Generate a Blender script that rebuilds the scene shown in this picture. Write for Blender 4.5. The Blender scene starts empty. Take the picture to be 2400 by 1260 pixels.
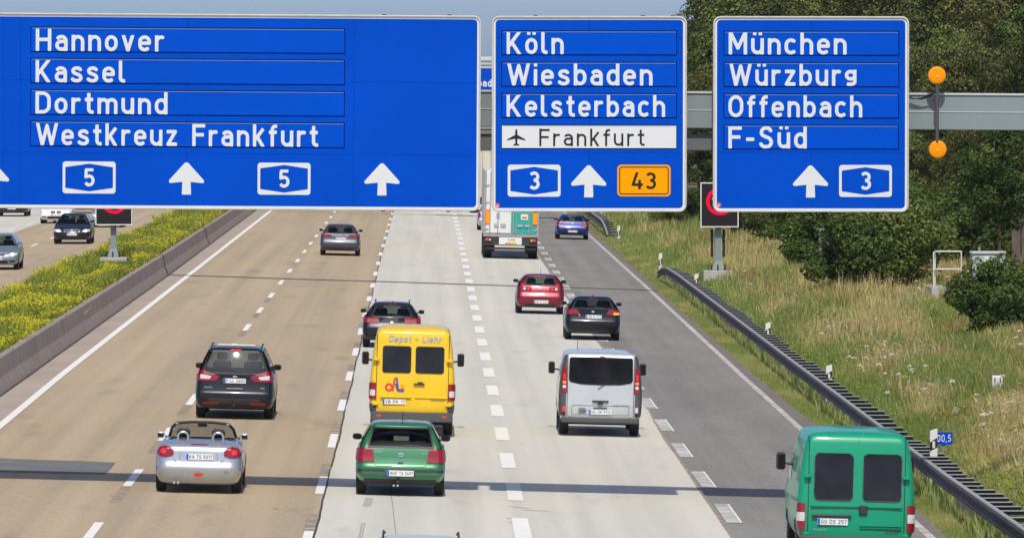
import bpy, math, random
import numpy as np
from mathutils import Vector, Matrix

# ------------------------------------------------------------------ camera, sky, sun
S = bpy.context.scene
COL = S.collection
PI = math.pi
CAM_H = 7.95            # camera stands on a bridge over the motorway
FPX = 17040.0           # focal length in pixels of a 2400 px wide frame
CROSS = 0.026           # cross fall of the carriageway
cam = bpy.data.cameras.new('camera')
cam.sensor_width = 36.0
cam.lens = FPX / 2400 * 36.0
cam.clip_start = 1.0
cam.clip_end = 30000
co = bpy.data.objects.new('camera', cam)
COL.objects.link(co)
co.location = (0, 0, CAM_H)
PSI, TH = math.atan(0.01156), math.atan(0.0250)
co.rotation_euler = (PI / 2 - TH, 0, -PSI)
S.camera = co
CF = np.array([math.sin(PSI) * math.cos(TH), math.cos(PSI) * math.cos(TH), -math.sin(TH)])
CR = np.array([math.cos(PSI), -math.sin(PSI), 0.0])
CU = np.cross(CR, CF)

SUN_EL = math.radians(52.4)
world = bpy.data.worlds.new('World')
S.world = world
world.use_nodes = True
wn = world.node_tree.nodes
wl = world.node_tree.links
wn.clear()
wo = wn.new('ShaderNodeOutputWorld')
wb = wn.new('ShaderNodeBackground')
ws = wn.new('ShaderNodeTexSky')
ws.sky_type = 'NISHITA'
ws.sun_disc = False
ws.sun_elevation = SUN_EL
ws.sun_rotation = PI          # sun stands behind the camera (-Y)
ws.altitude = 100
ws.air_density = 0.38
ws.dust_density = 1.35
ws.ozone_density = 3.5
wb.inputs['Strength'].default_value = 0.145
wl.new(ws.outputs[0], wb.inputs['Color'])
wl.new(wb.outputs[0], wo.inputs['Surface'])
sd = bpy.data.lights.new('sun', 'SUN')
sd.energy = 2.75
sd.angle = math.radians(0.5)
sd.color = (1.0, 0.945, 0.84)
so = bpy.data.objects.new('sun', sd)
COL.objects.link(so)
so.location = (0, 0, 60)
so.rotation_euler = (PI / 2 - SUN_EL, 0, 0)     # light travels towards +Y and down
S.view_settings.view_transform = 'Standard'
S.view_settings.look = 'None'
S.view_settings.exposure = 0.30
S.view_settings.gamma = 1.0
S.view_settings.use_curve_mapping = False
S.render.engine = 'CYCLES'
S.cycles.max_bounces = 8
S.cycles.transparent_max_bounces = 16

R = random.Random(11)
NR = np.random.default_rng(7)

def ray(px, py):
    d = CF * FPX + CR * (px - 1200.0) - CU * (py - 630.0)
    return d / d[1]
def at(px, py, Y):
    d = ray(px, py)
    return Vector((d[0] * Y, Y, CAM_H + d[2] * Y))
def gnd(px, py, c=CROSS, z0=0.0):
    """point of the road plane z = z0 - c*x seen at a photograph pixel"""
    d = ray(px, py)
    t = (z0 - CAM_H) / (d[2] + c * d[0])
    return Vector((d[0] * t, t, CAM_H + d[2] * t))

# ------------------------------------------------------------------ materials
MATS = {}
def mat(name, col, rough=0.6, metal=0.0, coat=0.0, streak=0.0, noise=0.0, nscale=5.0, stretch=None, bump=0.0, bscale=30.0, col2=None, n2=0.0, n2scale=60.0, spec=0.5, emit=None, estr=0.0):
    m = bpy.data.materials.new(name)
    m.use_nodes = True
    nt = m.node_tree
    b = nt.nodes['Principled BSDF']
    b.inputs['Roughness'].default_value = rough
    b.inputs['Metallic'].default_value = metal
    b.inputs['Coat Weight'].default_value = coat
    b.inputs['Coat Roughness'].default_value = 0.06
    b.inputs['Specular IOR Level'].default_value = spec
    b.inputs['Base Color'].default_value = (*col, 1)
    if emit:
        b.inputs['Emission Color'].default_value = (*emit, 1)
        b.inputs['Emission Strength'].default_value = estr
    if noise or bump or n2 or streak:
        tc = nt.nodes.new('ShaderNodeTexCoord')
        mp = nt.nodes.new('ShaderNodeMapping')
        nt.links.new(tc.outputs['Object'], mp.inputs['Vector'])
        if stretch: mp.inputs['Scale'].default_value = stretch
        last = None
        if noise:
            n = nt.nodes.new('ShaderNodeTexNoise')
            n.inputs['Scale'].default_value = nscale
            n.inputs['Detail'].default_value = 5
            nt.links.new(mp.outputs[0], n.inputs['Vector'])
            mr = nt.nodes.new('ShaderNodeMapRange')
            mr.inputs['From Min'].default_value = 0.3
            mr.inputs['From Max'].default_value = 0.7
            nt.links.new(n.outputs['Fac'], mr.inputs['Value'])
            mx = nt.nodes.new('ShaderNodeMix')
            mx.data_type = 'RGBA'
            c2 = col2 or tuple(c * (1 - noise) for c in col)
            mx.inputs['A'].default_value = (*c2, 1)
            mx.inputs['B'].default_value = (*[min(1, c * (1 + (0 if col2 else noise))) for c in col], 1)
            nt.links.new(mr.outputs[0], mx.inputs['Factor'])
            last = mx.outputs['Result']
        if n2:
            n = nt.nodes.new('ShaderNodeTexNoise')
            n.inputs['Scale'].default_value = n2scale
            n.inputs['Detail'].default_value = 3
            nt.links.new(tc.outputs['Object'], n.inputs['Vector'])
            mr = nt.nodes.new('ShaderNodeMapRange')
            mr.inputs['From Min'].default_value = 0.3
            mr.inputs['From Max'].default_value = 0.7
            mr.inputs['To Min'].default_value = 1 - n2
            mr.inputs['To Max'].default_value = 1 + n2
            nt.links.new(n.outputs['Fac'], mr.inputs['Value'])
            vm = nt.nodes.new('ShaderNodeVectorMath')
            vm.operation = 'SCALE'
            if last: nt.links.new(last, vm.inputs[0])
            else: vm.inputs[0].default_value = col
            nt.links.new(mr.outputs[0], vm.inputs['Scale'])
            last = vm.outputs[0]
        if streak:
            m3 = nt.nodes.new('ShaderNodeMapping')
            m3.inputs['Scale'].default_value = (1.6, 0.012, 1)
            nt.links.new(tc.outputs['Object'], m3.inputs['Vector'])
            n = nt.nodes.new('ShaderNodeTexNoise')
            n.inputs['Scale'].default_value = 1.0
            n.inputs['Detail'].default_value = 3
            nt.links.new(m3.outputs[0], n.inputs['Vector'])
            mr = nt.nodes.new('ShaderNodeMapRange')
            mr.inputs['From Min'].default_value = 0.3
            mr.inputs['From Max'].default_value = 0.7
            mr.inputs['To Min'].default_value = 1 - streak
            mr.inputs['To Max'].default_value = 1 + streak * .6
            nt.links.new(n.outputs['Fac'], mr.inputs['Value'])
            # small dark blotches: oil drips and repairs
            m4 = nt.nodes.new('ShaderNodeMapping')
            m4.inputs['Scale'].default_value = (1.0, 0.16, 1)
            nt.links.new(tc.outputs['Object'], m4.inputs['Vector'])
            n4 = nt.nodes.new('ShaderNodeTexNoise')
            n4.inputs['Scale'].default_value = 0.9
            n4.inputs['Detail'].default_value = 6
            nt.links.new(m4.outputs[0], n4.inputs['Vector'])
            r4 = nt.nodes.new('ShaderNodeMapRange')
            r4.inputs['From Min'].default_value = 0.60
            r4.inputs['From Max'].default_value = 0.74
            r4.inputs['To Min'].default_value = 1.0
            r4.inputs['To Max'].default_value = 1 - streak * 1.3
            nt.links.new(n4.outputs['Fac'], r4.inputs['Value'])
            mm = nt.nodes.new('ShaderNodeMath')
            mm.operation = 'MULTIPLY'
            nt.links.new(mr.outputs[0], mm.inputs[0])
            nt.links.new(r4.outputs[0], mm.inputs[1])
            vm = nt.nodes.new('ShaderNodeVectorMath')
            vm.operation = 'SCALE'
            nt.links.new(last, vm.inputs[0])
            nt.links.new(mm.outputs[0], vm.inputs['Scale'])
            last = vm.outputs[0]
        if last: nt.links.new(last, b.inputs['Base Color'])
        if bump:
            n = nt.nodes.new('ShaderNodeTexNoise')
            n.inputs['Scale'].default_value = bscale
            n.inputs['Detail'].default_value = 6
            nt.links.new(tc.outputs['Object'], n.inputs['Vector'])
            bp = nt.nodes.new('ShaderNodeBump')
            bp.inputs['Strength'].default_value = bump
            bp.inputs['Distance'].default_value = 0.02
            nt.links.new(n.outputs['Fac'], bp.inputs['Height'])
            nt.links.new(bp.outputs[0], b.inputs['Normal'])
    MATS[name] = m
    return m

def glass_mat(name, tint=(0.30, 0.36, 0.34), gl=0.10):
    m = bpy.data.materials.new(name)
    m.use_nodes = True
    nt = m.node_tree
    nt.nodes.clear()
    o = nt.nodes.new('ShaderNodeOutputMaterial')
    t = nt.nodes.new('ShaderNodeBsdfTransparent')
    t.inputs['Color'].default_value = (*tint, 1)
    g = nt.nodes.new('ShaderNodeBsdfGlossy')
    g.inputs['Roughness'].default_value = 0.03
    g.inputs['Color'].default_value = (0.9, 0.95, 1, 1)
    lw_ = nt.nodes.new('ShaderNodeLayerWeight')
    lw_.inputs['Blend'].default_value = 0.5
    fr = nt.nodes.new('ShaderNodeMath')
    fr.operation = 'POWER'
    fr.inputs[1].default_value = 5.0
    nt.links.new(lw_.outputs['Facing'], fr.inputs[0])
    mx = nt.nodes.new('ShaderNodeMixShader')
    ad = nt.nodes.new('ShaderNodeMath')
    ad.operation = 'ADD'
    ad.use_clamp = True
    ad.inputs[1].default_value = 0.035 + gl * 0.1
    nt.links.new(fr.outputs[0], ad.inputs[0])
    nt.links.new(ad.outputs[0], mx.inputs[0])
    nt.links.new(t.outputs[0], mx.inputs[1])
    nt.links.new(g.outputs[0], mx.inputs[2])
    nt.links.new(mx.outputs[0], o.inputs['Surface'])
    MATS[name] = m
    return m

def leaf_mat(name, c1, c2, c3=None, trans=0.35, attr=None):
    m = bpy.data.materials.new(name)
    m.use_nodes = True
    nt = m.node_tree
    nt.nodes.clear()
    o = nt.nodes.new('ShaderNodeOutputMaterial')
    if attr:
        a = nt.nodes.new('ShaderNodeAttribute')
        a.attribute_name = attr
        colout = a.outputs['Color']
    else:
        gi = nt.nodes.new('ShaderNodeNewGeometry')
        cr = nt.nodes.new('ShaderNodeValToRGB')
        cr.color_ramp.elements[0].color = (*c1, 1)
        cr.color_ramp.elements[1].color = (*c2, 1)
        if c3:
            e = cr.color_ramp.elements.new(0.93)
            e.color = (*c3, 1)
            cr.color_ramp.elements[-1].position = 0.999
        nt.links.new(gi.outputs['Random Per Island'], cr.inputs['Fac'])
        oi = nt.nodes.new('ShaderNodeObjectInfo')
        hs = nt.nodes.new('ShaderNodeHueSaturation')
        mr = nt.nodes.new('ShaderNodeMapRange')
        mr.inputs['To Min'].default_value = 0.68
        mr.inputs['To Max'].default_value = 1.35
        mh = nt.nodes.new('ShaderNodeMapRange')
        mh.inputs['To Min'].default_value = 0.515
        mh.inputs['To Max'].default_value = 0.485
        nt.links.new(oi.outputs['Random'], mr.inputs['Value'])
        nt.links.new(oi.outputs['Random'], mh.inputs['Value'])
        nt.links.new(mr.outputs[0], hs.inputs['Value'])
        nt.links.new(mh.outputs[0], hs.inputs['Hue'])
        nt.links.new(cr.outputs[0], hs.inputs['Color'])
        colout = hs.outputs[0]
    d = nt.nodes.new('ShaderNodeBsdfDiffuse')
    t = nt.nodes.new('ShaderNodeBsdfTranslucent')
    g = nt.nodes.new('ShaderNodeBsdfGlossy')
    g.inputs['Roughness'].default_value = 0.6
    g.inputs['Color'].default_value = (.8, .9, .6, 1)
    mx = nt.nodes.new('ShaderNodeMixShader')
    mx.inputs[0].default_value = trans
    m2 = nt.nodes.new('ShaderNodeMixShader')
    m2.inputs[0].default_value = 0.018 if not attr else 0.01
    nt.links.new(colout, d.inputs['Color'])
    nt.links.new(colout, t.inputs['Color'])
    nt.links.new(d.outputs[0], mx.inputs[1])
    nt.links.new(t.outputs[0], mx.inputs[2])
    nt.links.new(mx.outputs[0], m2.inputs[1])
    nt.links.new(g.outputs[0], m2.inputs[2])
    nt.links.new(m2.outputs[0], o.inputs['Surface'])
    MATS[name] = m
    return m

mat('tan', (0.468, 0.358, 0.222), 0.9, noise=0.07, nscale=0.35, stretch=(1.2, 0.25, 1), n2=0.17, n2scale=13, bump=0.15, col2=(0.425, 0.332, 0.222), streak=.15)
mat('concrete', (0.63, 0.595, 0.50), 0.9, noise=0.05, nscale=0.3, stretch=(1.5, 0.2, 1), n2=0.09, n2scale=13, bump=0.1, col2=(0.585, 0.56, 0.485), streak=.11)
mat('asphalt', (0.238, 0.222, 0.198), 0.9, streak=.14, noise=0.10, nscale=0.5, stretch=(1.2, 0.2, 1), n2=0.30, n2scale=13, bump=0.3)
mat('asphalt_edge', (0.190, 0.160, 0.145), 0.95, noise=0.12, nscale=1.2, n2=0.15, n2scale=30, bump=0.3)
mat('asphalt_patch', (0.16, 0.16, 0.155), 0.9, noise=0.12, nscale=1.0, n2=0.1, n2scale=30)
mat('gutter', (0.40, 0.33, 0.265), 0.9, noise=0.10, nscale=0.6, stretch=(1, .3, 1), n2=0.08, n2scale=20)
mat('barrier', (0.305, 0.245, 0.205), 0.9, noise=0.22, nscale=1.5, stretch=(1, 1, .15), n2=0.1, n2scale=14, bump=0.2)
mat('seal', (0.06, 0.048, 0.04), 0.8)
mat('line_brown', (0.15, 0.125, 0.10), 0.9, noise=.3, nscale=2)
mat('paint', (0.85, 0.82, 0.76), 0.7, noise=0.05, nscale=3, n2=0.03, n2scale=40)
mat('paint_worn', (0.64, 0.61, 0.56), 0.8, noise=0.5, nscale=2.2, n2=0.2, n2scale=20, col2=(0.33, 0.31, 0.29))
mat('ghost', (0.315, 0.250, 0.180), 0.9, noise=0.3, nscale=4, n2=0.2, n2scale=20)
mat('soil', (0.16, 0.15, 0.065), 1.0, noise=0.35, nscale=0.6, n2=0.2, n2scale=6)
mat('sign_blue', (0.0, 0.066, 0.50), 0.5, noise=0.07, nscale=0.7, n2=.03, n2scale=9, spec=0.04)
mat('sign_blue_plate', (0.0, 0.071, 0.53), 0.5, noise=0.07, nscale=0.7, n2=.03, n2scale=9, spec=0.04)
mat('plate_lip', (0.20, 0.26, 0.42), .5)
mat('sign_white', (0.66, 0.68, 0.68), 0.5, spec=0.1)
mat('sign_joint', (0.0, 0.040, 0.33), 0.6, spec=.05)
mat('sign_dark', (0.0, 0.006, 0.025), 0.9, spec=0)
mat('sign_frame', (0.55, 0.53, 0.47), 0.5, noise=0.08, nscale=3)
mat('sign_back', (0.25, 0.26, 0.27), 0.5, metal=0.3)
mat('sign_black', (0.028, 0.024, 0.020), 0.6, spec=.1)
mat('sign_orange', (0.90, 0.34, 0.0), 0.5, spec=0.05)
mat('sign_red', (0.70, 0.10, 0.12), 0.5)
mat('beam', (0.225, 0.265, 0.268), 0.45, metal=0.0, noise=0.05, nscale=1.0)
mat('beam_light', (0.50, 0.53, 0.52), 0.45)
mat('beam_grey', (0.13, 0.135, 0.15), 0.6)
mat('galv', (0.30, 0.31, 0.32), 0.5, metal=0.5, noise=0.15, nscale=3)
mat('rail', (0.100, 0.092, 0.096), 0.75, noise=0.2, nscale=1.5, n2=0.1, spec=.2)
mat('rail_lip', (0.34, 0.33, 0.32), 0.6)
mat('post_white', (0.72, 0.70, 0.64), 0.6)
mat('black', (0.018, 0.018, 0.019), 0.5)
mat('rubber', (0.014, 0.013, 0.013), 0.8)
mat('under', (0.010, 0.010, 0.010), 0.9)
mat('plastic', (0.030, 0.030, 0.032), 0.55)
mat('plastic_grey', (0.075, 0.075, 0.078), 0.6)
mat('seat', (0.035, 0.036, 0.038), 0.9)
mat('rim', (0.32, 0.32, 0.33), 0.35, metal=0.8)
mat('chrome', (0.75, 0.75, 0.77), 0.15, metal=1.0)
mat('plate', (0.78, 0.79, 0.78), 0.5)
mat('plate_yellow', (0.85, 0.50, 0.02), 0.5)
mat('plate_blue', (0.01, 0.08, 0.55), 0.5)
mat('plate_text', (0.03, 0.03, 0.035), 0.5)
mat('red_lamp', (0.26, 0.005, 0.014), 0.25, coat=0.5)
mat('red_bright', (0.85, 0.03, 0.03), 0.25, coat=0.6)
mat('clear_lamp', (0.62, 0.60, 0.58), 0.15, coat=1.0)
mat('amber_lamp', (0.9, 0.32, 0.0), 0.2, coat=1.0)
mat('brake_lit', (0.9, 0.25, 0.02), 0.3, emit=(1.0, 0.30, 0.03), estr=0.8)
mat('head_lit', (0.9, 0.9, 0.88), 0.2, emit=(1.0, 0.97, 0.90), estr=1.6)
mat('dark_glass', (0.012, 0.012, 0.013), 0.10, spec=0.30, noise=.5, nscale=2.2)
mat('led_face', (0.022, 0.019, 0.021), 0.8, spec=.15)
mat('led_red', (0.25, 0.0, 0.01), 0.6, spec=.1, emit=(1.0, 0.0, 0.05), estr=0.75)
mat('led_pink', (0.8, 0.2, 0.2), 0.5, emit=(1.0, 0.12, 0.12), estr=0.9)
mat('beacon', (0.90, 0.30, 0.0), 0.45, spec=.15)
mat('foundation', (0.42, 0.40, 0.36), 0.9, noise=0.15, nscale=2)
mat('cabinet', (0.42, 0.46, 0.43), 0.5, noise=0.05)
mat('bark', (0.07, 0.055, 0.04), 0.95, noise=0.3, nscale=4)
mat('wood', (0.13, 0.10, 0.085), 0.9, noise=0.3, nscale=2)
mat('far_wall', (0.62, 0.62, 0.62), 0.8)
mat('far_band', (0.30, 0.36, 0.42), 0.5)
mat('hazy_hill', (0.13, 0.19, 0.25), 1.0, noise=0.2, nscale=0.01)  # blue haze of distance mixed into the base colour
glass_mat('glass', (0.42, 0.50, 0.47))
glass_mat('glass_clear', (0.50, 0.52, 0.50), .05)
glass_mat('glass_dark', (0.10, 0.12, 0.12), 0.2)
leaf_mat('leaf_a', (0.038, 0.080, 0.014), (0.138, 0.200, 0.038), (0.22, 0.25, 0.07))
leaf_mat('leaf_b', (0.044, 0.074, 0.016), (0.150, 0.190, 0.044), (0.22, 0.20, 0.07))
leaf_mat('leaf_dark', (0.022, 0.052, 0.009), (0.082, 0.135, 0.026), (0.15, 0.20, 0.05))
leaf_mat('blade', None, None, trans=0.35, attr='Col')

def paint(name, col, metal=0.25, rough=0.32, coat=.7):
    dark = max(col) < .06
    return mat(name, col, rough, metal, .4 if dark else coat, noise=.06, nscale=1.6, n2=.03, n2scale=12, spec=.25 if dark else .4)

# ------------------------------------------------------------------ objects
def mk(name, V, F, material, parent=None, smooth=False, ang=0.6):
    me = bpy.data.meshes.new(name)
    me.from_pydata([tuple(v) for v in V], [], [tuple(f) for f in F])
    if material: me.materials.append(MATS[material] if isinstance(material, str) else material)
    if smooth:
        me.shade_smooth()
        me.set_sharp_from_angle(angle=ang)
    me.update()
    o = bpy.data.objects.new(name, me)
    COL.objects.link(o)
    if parent: o.parent = parent
    return o
def thing(name, loc, label, cat, group=None, rot=(0, 0, 0)):
    o = bpy.data.objects.new(name, None)
    o.empty_display_size = 0.3
    COL.objects.link(o)
    o.location = loc
    o.rotation_euler = rot
    o['label'] = label
    o['category'] = cat
    if group: o['group'] = group
    return o
def tag(o, label, cat, group=None):
    o['label'] = label
    o['category'] = cat
    if group: o['group'] = group
    return o
def struct(o, kind='structure'):
    o['kind'] = kind
    return o
def sibling(o, parent=None, name=None, loc=None, rot=None):
    c = o.copy()
    if name: c.name = name
    COL.objects.link(c)
    c.parent = parent
    if loc is not None: c.location = loc
    if rot is not None: c.rotation_euler = rot
    return c
def copy_tree(o, parent=None):
    c = o.copy()
    COL.objects.link(c)
    c.parent = parent
    for ch in list(o.children): copy_tree(ch, c)
    return c

class MB:
    def __init__(s): s.V = []; s.F = []
    def add(s, V, F):
        n = len(s.V)
        s.V += [tuple(v) for v in V]
        s.F += [tuple(i + n for i in f) for f in F]
        return s
    def box(s, x0, x1, y0, y1, z0, z1, M=None, ch=0.0):
        if ch > 0:   # chamfered box
            V = []
            for z, i in ((z0, ch), (z0 + ch, 0), (z1 - ch, 0), (z1, ch)):
                a0, a1, b0, b1 = x0 + i, x1 - i, y0 + i, y1 - i
                c = ch if i == 0 else ch * .5
                V += [(a0 + c, b0, z), (a1 - c, b0, z), (a1, b0 + c, z), (a1, b1 - c, z), (a1 - c, b1, z), (a0 + c, b1, z), (a0, b1 - c, z), (a0, b0 + c, z)]
            F = [tuple(range(7, -1, -1)), tuple(range(24, 32))]
            for k in range(3):
                for i in range(8):
                    F.append((k * 8 + i, k * 8 + (i + 1) % 8, k * 8 + 8 + (i + 1) % 8, k * 8 + 8 + i))
        else:
            V = [(x, y, z) for z in (z0, z1) for (x, y) in ((x0, y0), (x1, y0), (x1, y1), (x0, y1))]
            F = [(3, 2, 1, 0), (4, 5, 6, 7), (0, 1, 5, 4), (1, 2, 6, 5), (2, 3, 7, 6), (3, 0, 4, 7)]
        if M is not None: V = [M @ Vector(v) for v in V]
        return s.add(V, F)
    def tube(s, pts, r, n=8, caps=True):
        """round bar through points; r a number or a list"""
        pts = [Vector(p) for p in pts]
        V = []
        prev = None
        for i, p in enumerate(pts):
            t = (pts[min(i + 1, len(pts) - 1)] - pts[max(i - 1, 0)]).normalized()
            if prev is None:
                a = Vector((0, 0, 1)) if abs(t.z) < 0.9 else Vector((1, 0, 0))
                u = t.cross(a).normalized()
            else:
                u = (prev - t * prev.dot(t)).normalized()
            prev = u
            w = t.cross(u)
            rr = r[i] if isinstance(r, (list, tuple)) else r
            V += [p + (u * math.cos(2 * PI * k / n) + w * math.sin(2 * PI * k / n)) * rr for k in range(n)]
        F = []
        for i in range(len(pts) - 1):
            for k in range(n):
                F.append((i * n + k, i * n + (k + 1) % n, (i + 1) * n + (k + 1) % n, (i + 1) * n + k))
        if caps:
            F.append(tuple(range(n - 1, -1, -1)))
            F.append(tuple((len(pts) - 1) * n + k for k in range(n)))
        return s.add(V, F)
    def lathe(s, prof, axis='x', n=20, c=(0, 0, 0)):
        """prof: (along axis, radius)"""
        V = []
        for a, r in prof:
            for k in range(n):
                q = 2 * PI * k / n
                p = {'x': (a, r * math.cos(q), r * math.sin(q)), 'y': (r * math.cos(q), a, r * math.sin(q)), 'z': (r * math.cos(q), r * math.sin(q), a)}[axis]
                V.append((p[0] + c[0], p[1] + c[1], p[2] + c[2]))
        F = []
        m = len(prof)
        for i in range(m - 1):
            for k in range(n):
                F.append((i * n + k, i * n + (k + 1) % n, (i + 1) * n + (k + 1) % n, (i + 1) * n + k))
        F.append(tuple(range(n - 1, -1, -1)))
        F.append(tuple((m - 1) * n + k for k in range(n)))
        return s.add(V, F)
    def strip(s, A, B):
        n = len(A)
        return s.add(list(A) + list(B), [(i, i + 1, n + i + 1, n + i) for i in range(n - 1)])
    def build(s, name, material, parent=None, smooth=False, ang=0.6):
        return mk(name, s.V, s.F, material, parent, smooth, ang)

# ------------------------------------------------------------------ flat shapes as signed distance fields
def rrect(cx, cy, hx, hy, r):
    def f(x, y):
        qx = np.abs(x - cx) - hx + r
        qy = np.abs(y - cy) - hy + r
        return np.hypot(np.maximum(qx, 0), np.maximum(qy, 0)) + np.minimum(np.maximum(qx, qy), 0) - r
    return f
def circ(cx, cy, r, ry=None):
    k = (ry or r) / r
    return lambda x, y: np.hypot(x - cx, (y - cy) / k) - r
def poly(P, r=0.0):
    P = np.array(P, float)
    def f(x, y):
        d = np.full(np.shape(x), 1e9)
        sgn = np.ones(np.shape(x))
        n = len(P)
        j = n - 1
        for i in range(n):
            ex, ey = P[j] - P[i]
            wx, wy = x - P[i][0], y - P[i][1]
            t = np.clip((wx * ex + wy * ey) / (ex * ex + ey * ey + 1e-12), 0, 1)
            d = np.minimum(d, np.hypot(wx - ex * t, wy - ey * t))
            c1 = y >= P[i][1]; c2 = y < P[j][1]; c3 = ex * wy > ey * wx
            flip = (c1 & c2 & c3) | (~c1 & ~c2 & ~c3)
            sgn = np.where(flip, -sgn, sgn)
            j = i
        return sgn * d - r
    return f
def ring(f, w):
    return lambda x, y: np.maximum(f(x, y), -f(x, y) - w)
def union(*fs):
    return lambda x, y: np.minimum.reduce([f(x, y) for f in fs])
def minus(a, b):
    return lambda x, y: np.maximum(a(x, y), -b(x, y))
def inter(*fs):
    return lambda x, y: np.maximum.reduce([f(x, y) for f in fs])
def off(f, d):
    return lambda x, y: f(x, y) - d

def march(xs, ys, D, merge=True):
    """polygons of the region D<0 on a grid: verts (x,y), faces"""
    V = []; F = []; key = {}
    def vid(k, p):
        if k not in key:
            key[k] = len(V)
            V.append(p)
        return key[k]
    ny, nx = D.shape
    I = D < 0
    for j in range(ny - 1):
        i = 0
        while i < nx - 1:
            c = (I[j, i], I[j, i + 1], I[j + 1, i + 1], I[j + 1, i])
            if not any(c):
                i += 1
                continue
            if all(c):
                k = i
                if merge:
                    while k + 1 < nx - 1 and I[j, k + 1] and I[j, k + 2] and I[j + 1, k + 2] and I[j + 1, k + 1]: k += 1
                F.append((vid((i, j), (xs[i], ys[j])), vid((k + 1, j), (xs[k + 1], ys[j])), vid((k + 1, j + 1), (xs[k + 1], ys[j + 1])), vid((i, j + 1), (xs[i], ys[j + 1]))))
                i = k + 1
                continue
            P = [(i, j), (i + 1, j), (i + 1, j + 1), (i, j + 1)]
            f = []
            for a in range(4):
                p, q = P[a], P[(a + 1) % 4]
                dp, dq = D[p[1], p[0]], D[q[1], q[0]]
                if dp < 0: f.append(vid(p, (xs[p[0]], ys[p[1]])))
                if (dp < 0) != (dq < 0):
                    t = dp / (dp - dq)
                    f.append(vid((min(p, q), max(p, q)), (xs[p[0]] + (xs[q[0]] - xs[p[0]]) * t, ys[p[1]] + (ys[q[1]] - ys[p[1]]) * t)))
            if len(f) >= 3: F.append(tuple(f))
            i += 1
    return V, F
def flat(f, x0, x1, y0, y1, res):
    nx = max(2, int(round((x1 - x0) / res))) + 1
    ny = max(2, int(round((y1 - y0) / res))) + 1
    xs = np.linspace(x0, x1, nx); ys = np.linspace(y0, y1, ny)
    X, Y = np.meshgrid(xs, ys)
    return march(xs, ys, f(X, Y))

# ------------------------------------------------------------------ road lettering (own stroke alphabet)
LW = 1.15
def arc(cx, cy, rx, ry, a0, a1, n=10):
    return [(cx + rx * math.cos(math.radians(a0 + (a1 - a0) * i / n)), cy + ry * math.sin(math.radians(a0 + (a1 - a0) * i / n))) for i in range(n + 1)]
def cr(P, n=5):
    out = []
    for i in range(len(P) - 1):
        p0, p1, p2, p3 = P[max(i - 1, 0)], P[i], P[i + 1], P[min(i + 2, len(P) - 1)]
        for k in range(n):
            t = k / n
            out.append(tuple(0.5 * (2 * p1[a] + (p2[a] - p0[a]) * t + (2 * p0[a] - 5 * p1[a] + 4 * p2[a] - p3[a]) * t * t + (3 * p1[a] - p0[a] - 3 * p2[a] + p3[a]) * t ** 3) for a in (0, 1)))
    out.append(P[-1])
    return out
h = LW / 2
TOP, XH = 7.0, 5.1
def bowl(xl, xr, yb, yt):
    rx = (xr - xl) / 2; ry = min((yt - yb) / 2, rx * 1.12)
    cx = (xl + xr) / 2
    return arc(cx, yt - ry, rx, ry, 0, 180) + arc(cx, yb + ry, rx, ry, 180, 360) + [(xr, yt - ry)]
def sshape(w, t):
    # generic s between 0 and t, width w
    k = t / 5.1; q = w / 4.0
    P = [(3.25 * q, 4.02 * k), (2.7 * q, t - h - .08), (1.95 * q, t - h), (1.15 * q, t - h - .2 * k), (.72 * q, 3.72 * k), (1.05 * q, 3.05 * k), (2.0 * q, 2.66 * k), (2.95 * q, 2.25 * k), (3.36 * q, 1.42 * k), (2.9 * q, h + .2 * k), (2.05 * q, h), (1.2 * q, h + .1), (.5 * q, 1.12 * k)]
    return cr(P)
G = {}
def g(ch, w, *strokes, clip=(0, TOP), dots=()): G[ch] = (w, strokes, clip, dots)
arch = [(h, 3.0)] + arc(2.05, XH - h - 1.45, 1.475, 1.45, 180, 0) + [(3.525, 0)]
g('n', 4.1, [(h, 0), (h, XH)], arch)
g('h', 4.1, [(h, 0), (h, TOP)], arch)
g('m', 6.4, [(h, 0), (h, XH)], [(h, 3.2)] + arc(1.9, XH - h - 1.3, 1.32, 1.3, 180, 0) + [(3.2, 0)], [(3.2, 3.2)] + arc(4.52, XH - h - 1.3, 1.32, 1.3, 180, 0) + [(5.825, 0)])
ubase = [(h, XH)] + arc(2.05, h + 1.45, 1.475, 1.45, 180, 360) + [(3.525, 3.0)]
g('u', 4.1, ubase, [(3.525, 0), (3.525, XH)])
g('ü', 4.1, ubase, [(3.525, 0), (3.525, XH)], dots=((1.15, 6.55), (2.95, 6.55)))
g('o', 4.1, bowl(h, 3.525, h, XH - h))
g('ö', 4.1, bowl(h, 3.525, h, XH - h), dots=((1.15, 6.55), (2.95, 6.55)))
g('b', 4.1, bowl(h, 3.525, h, XH - h), [(h, 0), (h, TOP)])
g('d', 4.1, bowl(h, 3.525, h, XH - h), [(3.525, 0), (3.525, TOP)])
g('p', 4.1, bowl(h, 3.525, h, XH - h), [(h, -1.8), (h, XH)], clip=(-1.8, TOP))
g('a', 4.0, arc(1.98, XH - h - 1.3, 1.44, 1.3, 152, 0) + [(3.42, 0)], [(3.42, 3.0), (1.95, 3.0)] + arc(1.85, 1.79, 1.28, 1.21, 90, 270) + [(2.5, h), (3.42, 1.0)])
g('e', 4.1, [(h, 2.62), (3.525, 2.62), (3.525, 3.1)] + arc(2.05, XH - h - 1.4, 1.475, 1.4, 0, 180) + arc(2.05, h + 1.4, 1.475, 1.4, 180, 322))
g('c', 3.8, arc(2.05, XH - h - 1.4, 1.475, 1.4, 38, 180) + arc(2.05, h + 1.4, 1.475, 1.4, 180, 322))
g('s', 3.9, sshape(3.9, XH))
g('r', 3.0, [(h, 0), (h, XH)], [(h, 3.0)] + arc(2.05, XH - h - 1.4, 1.475, 1.4, 180, 62))
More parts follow.
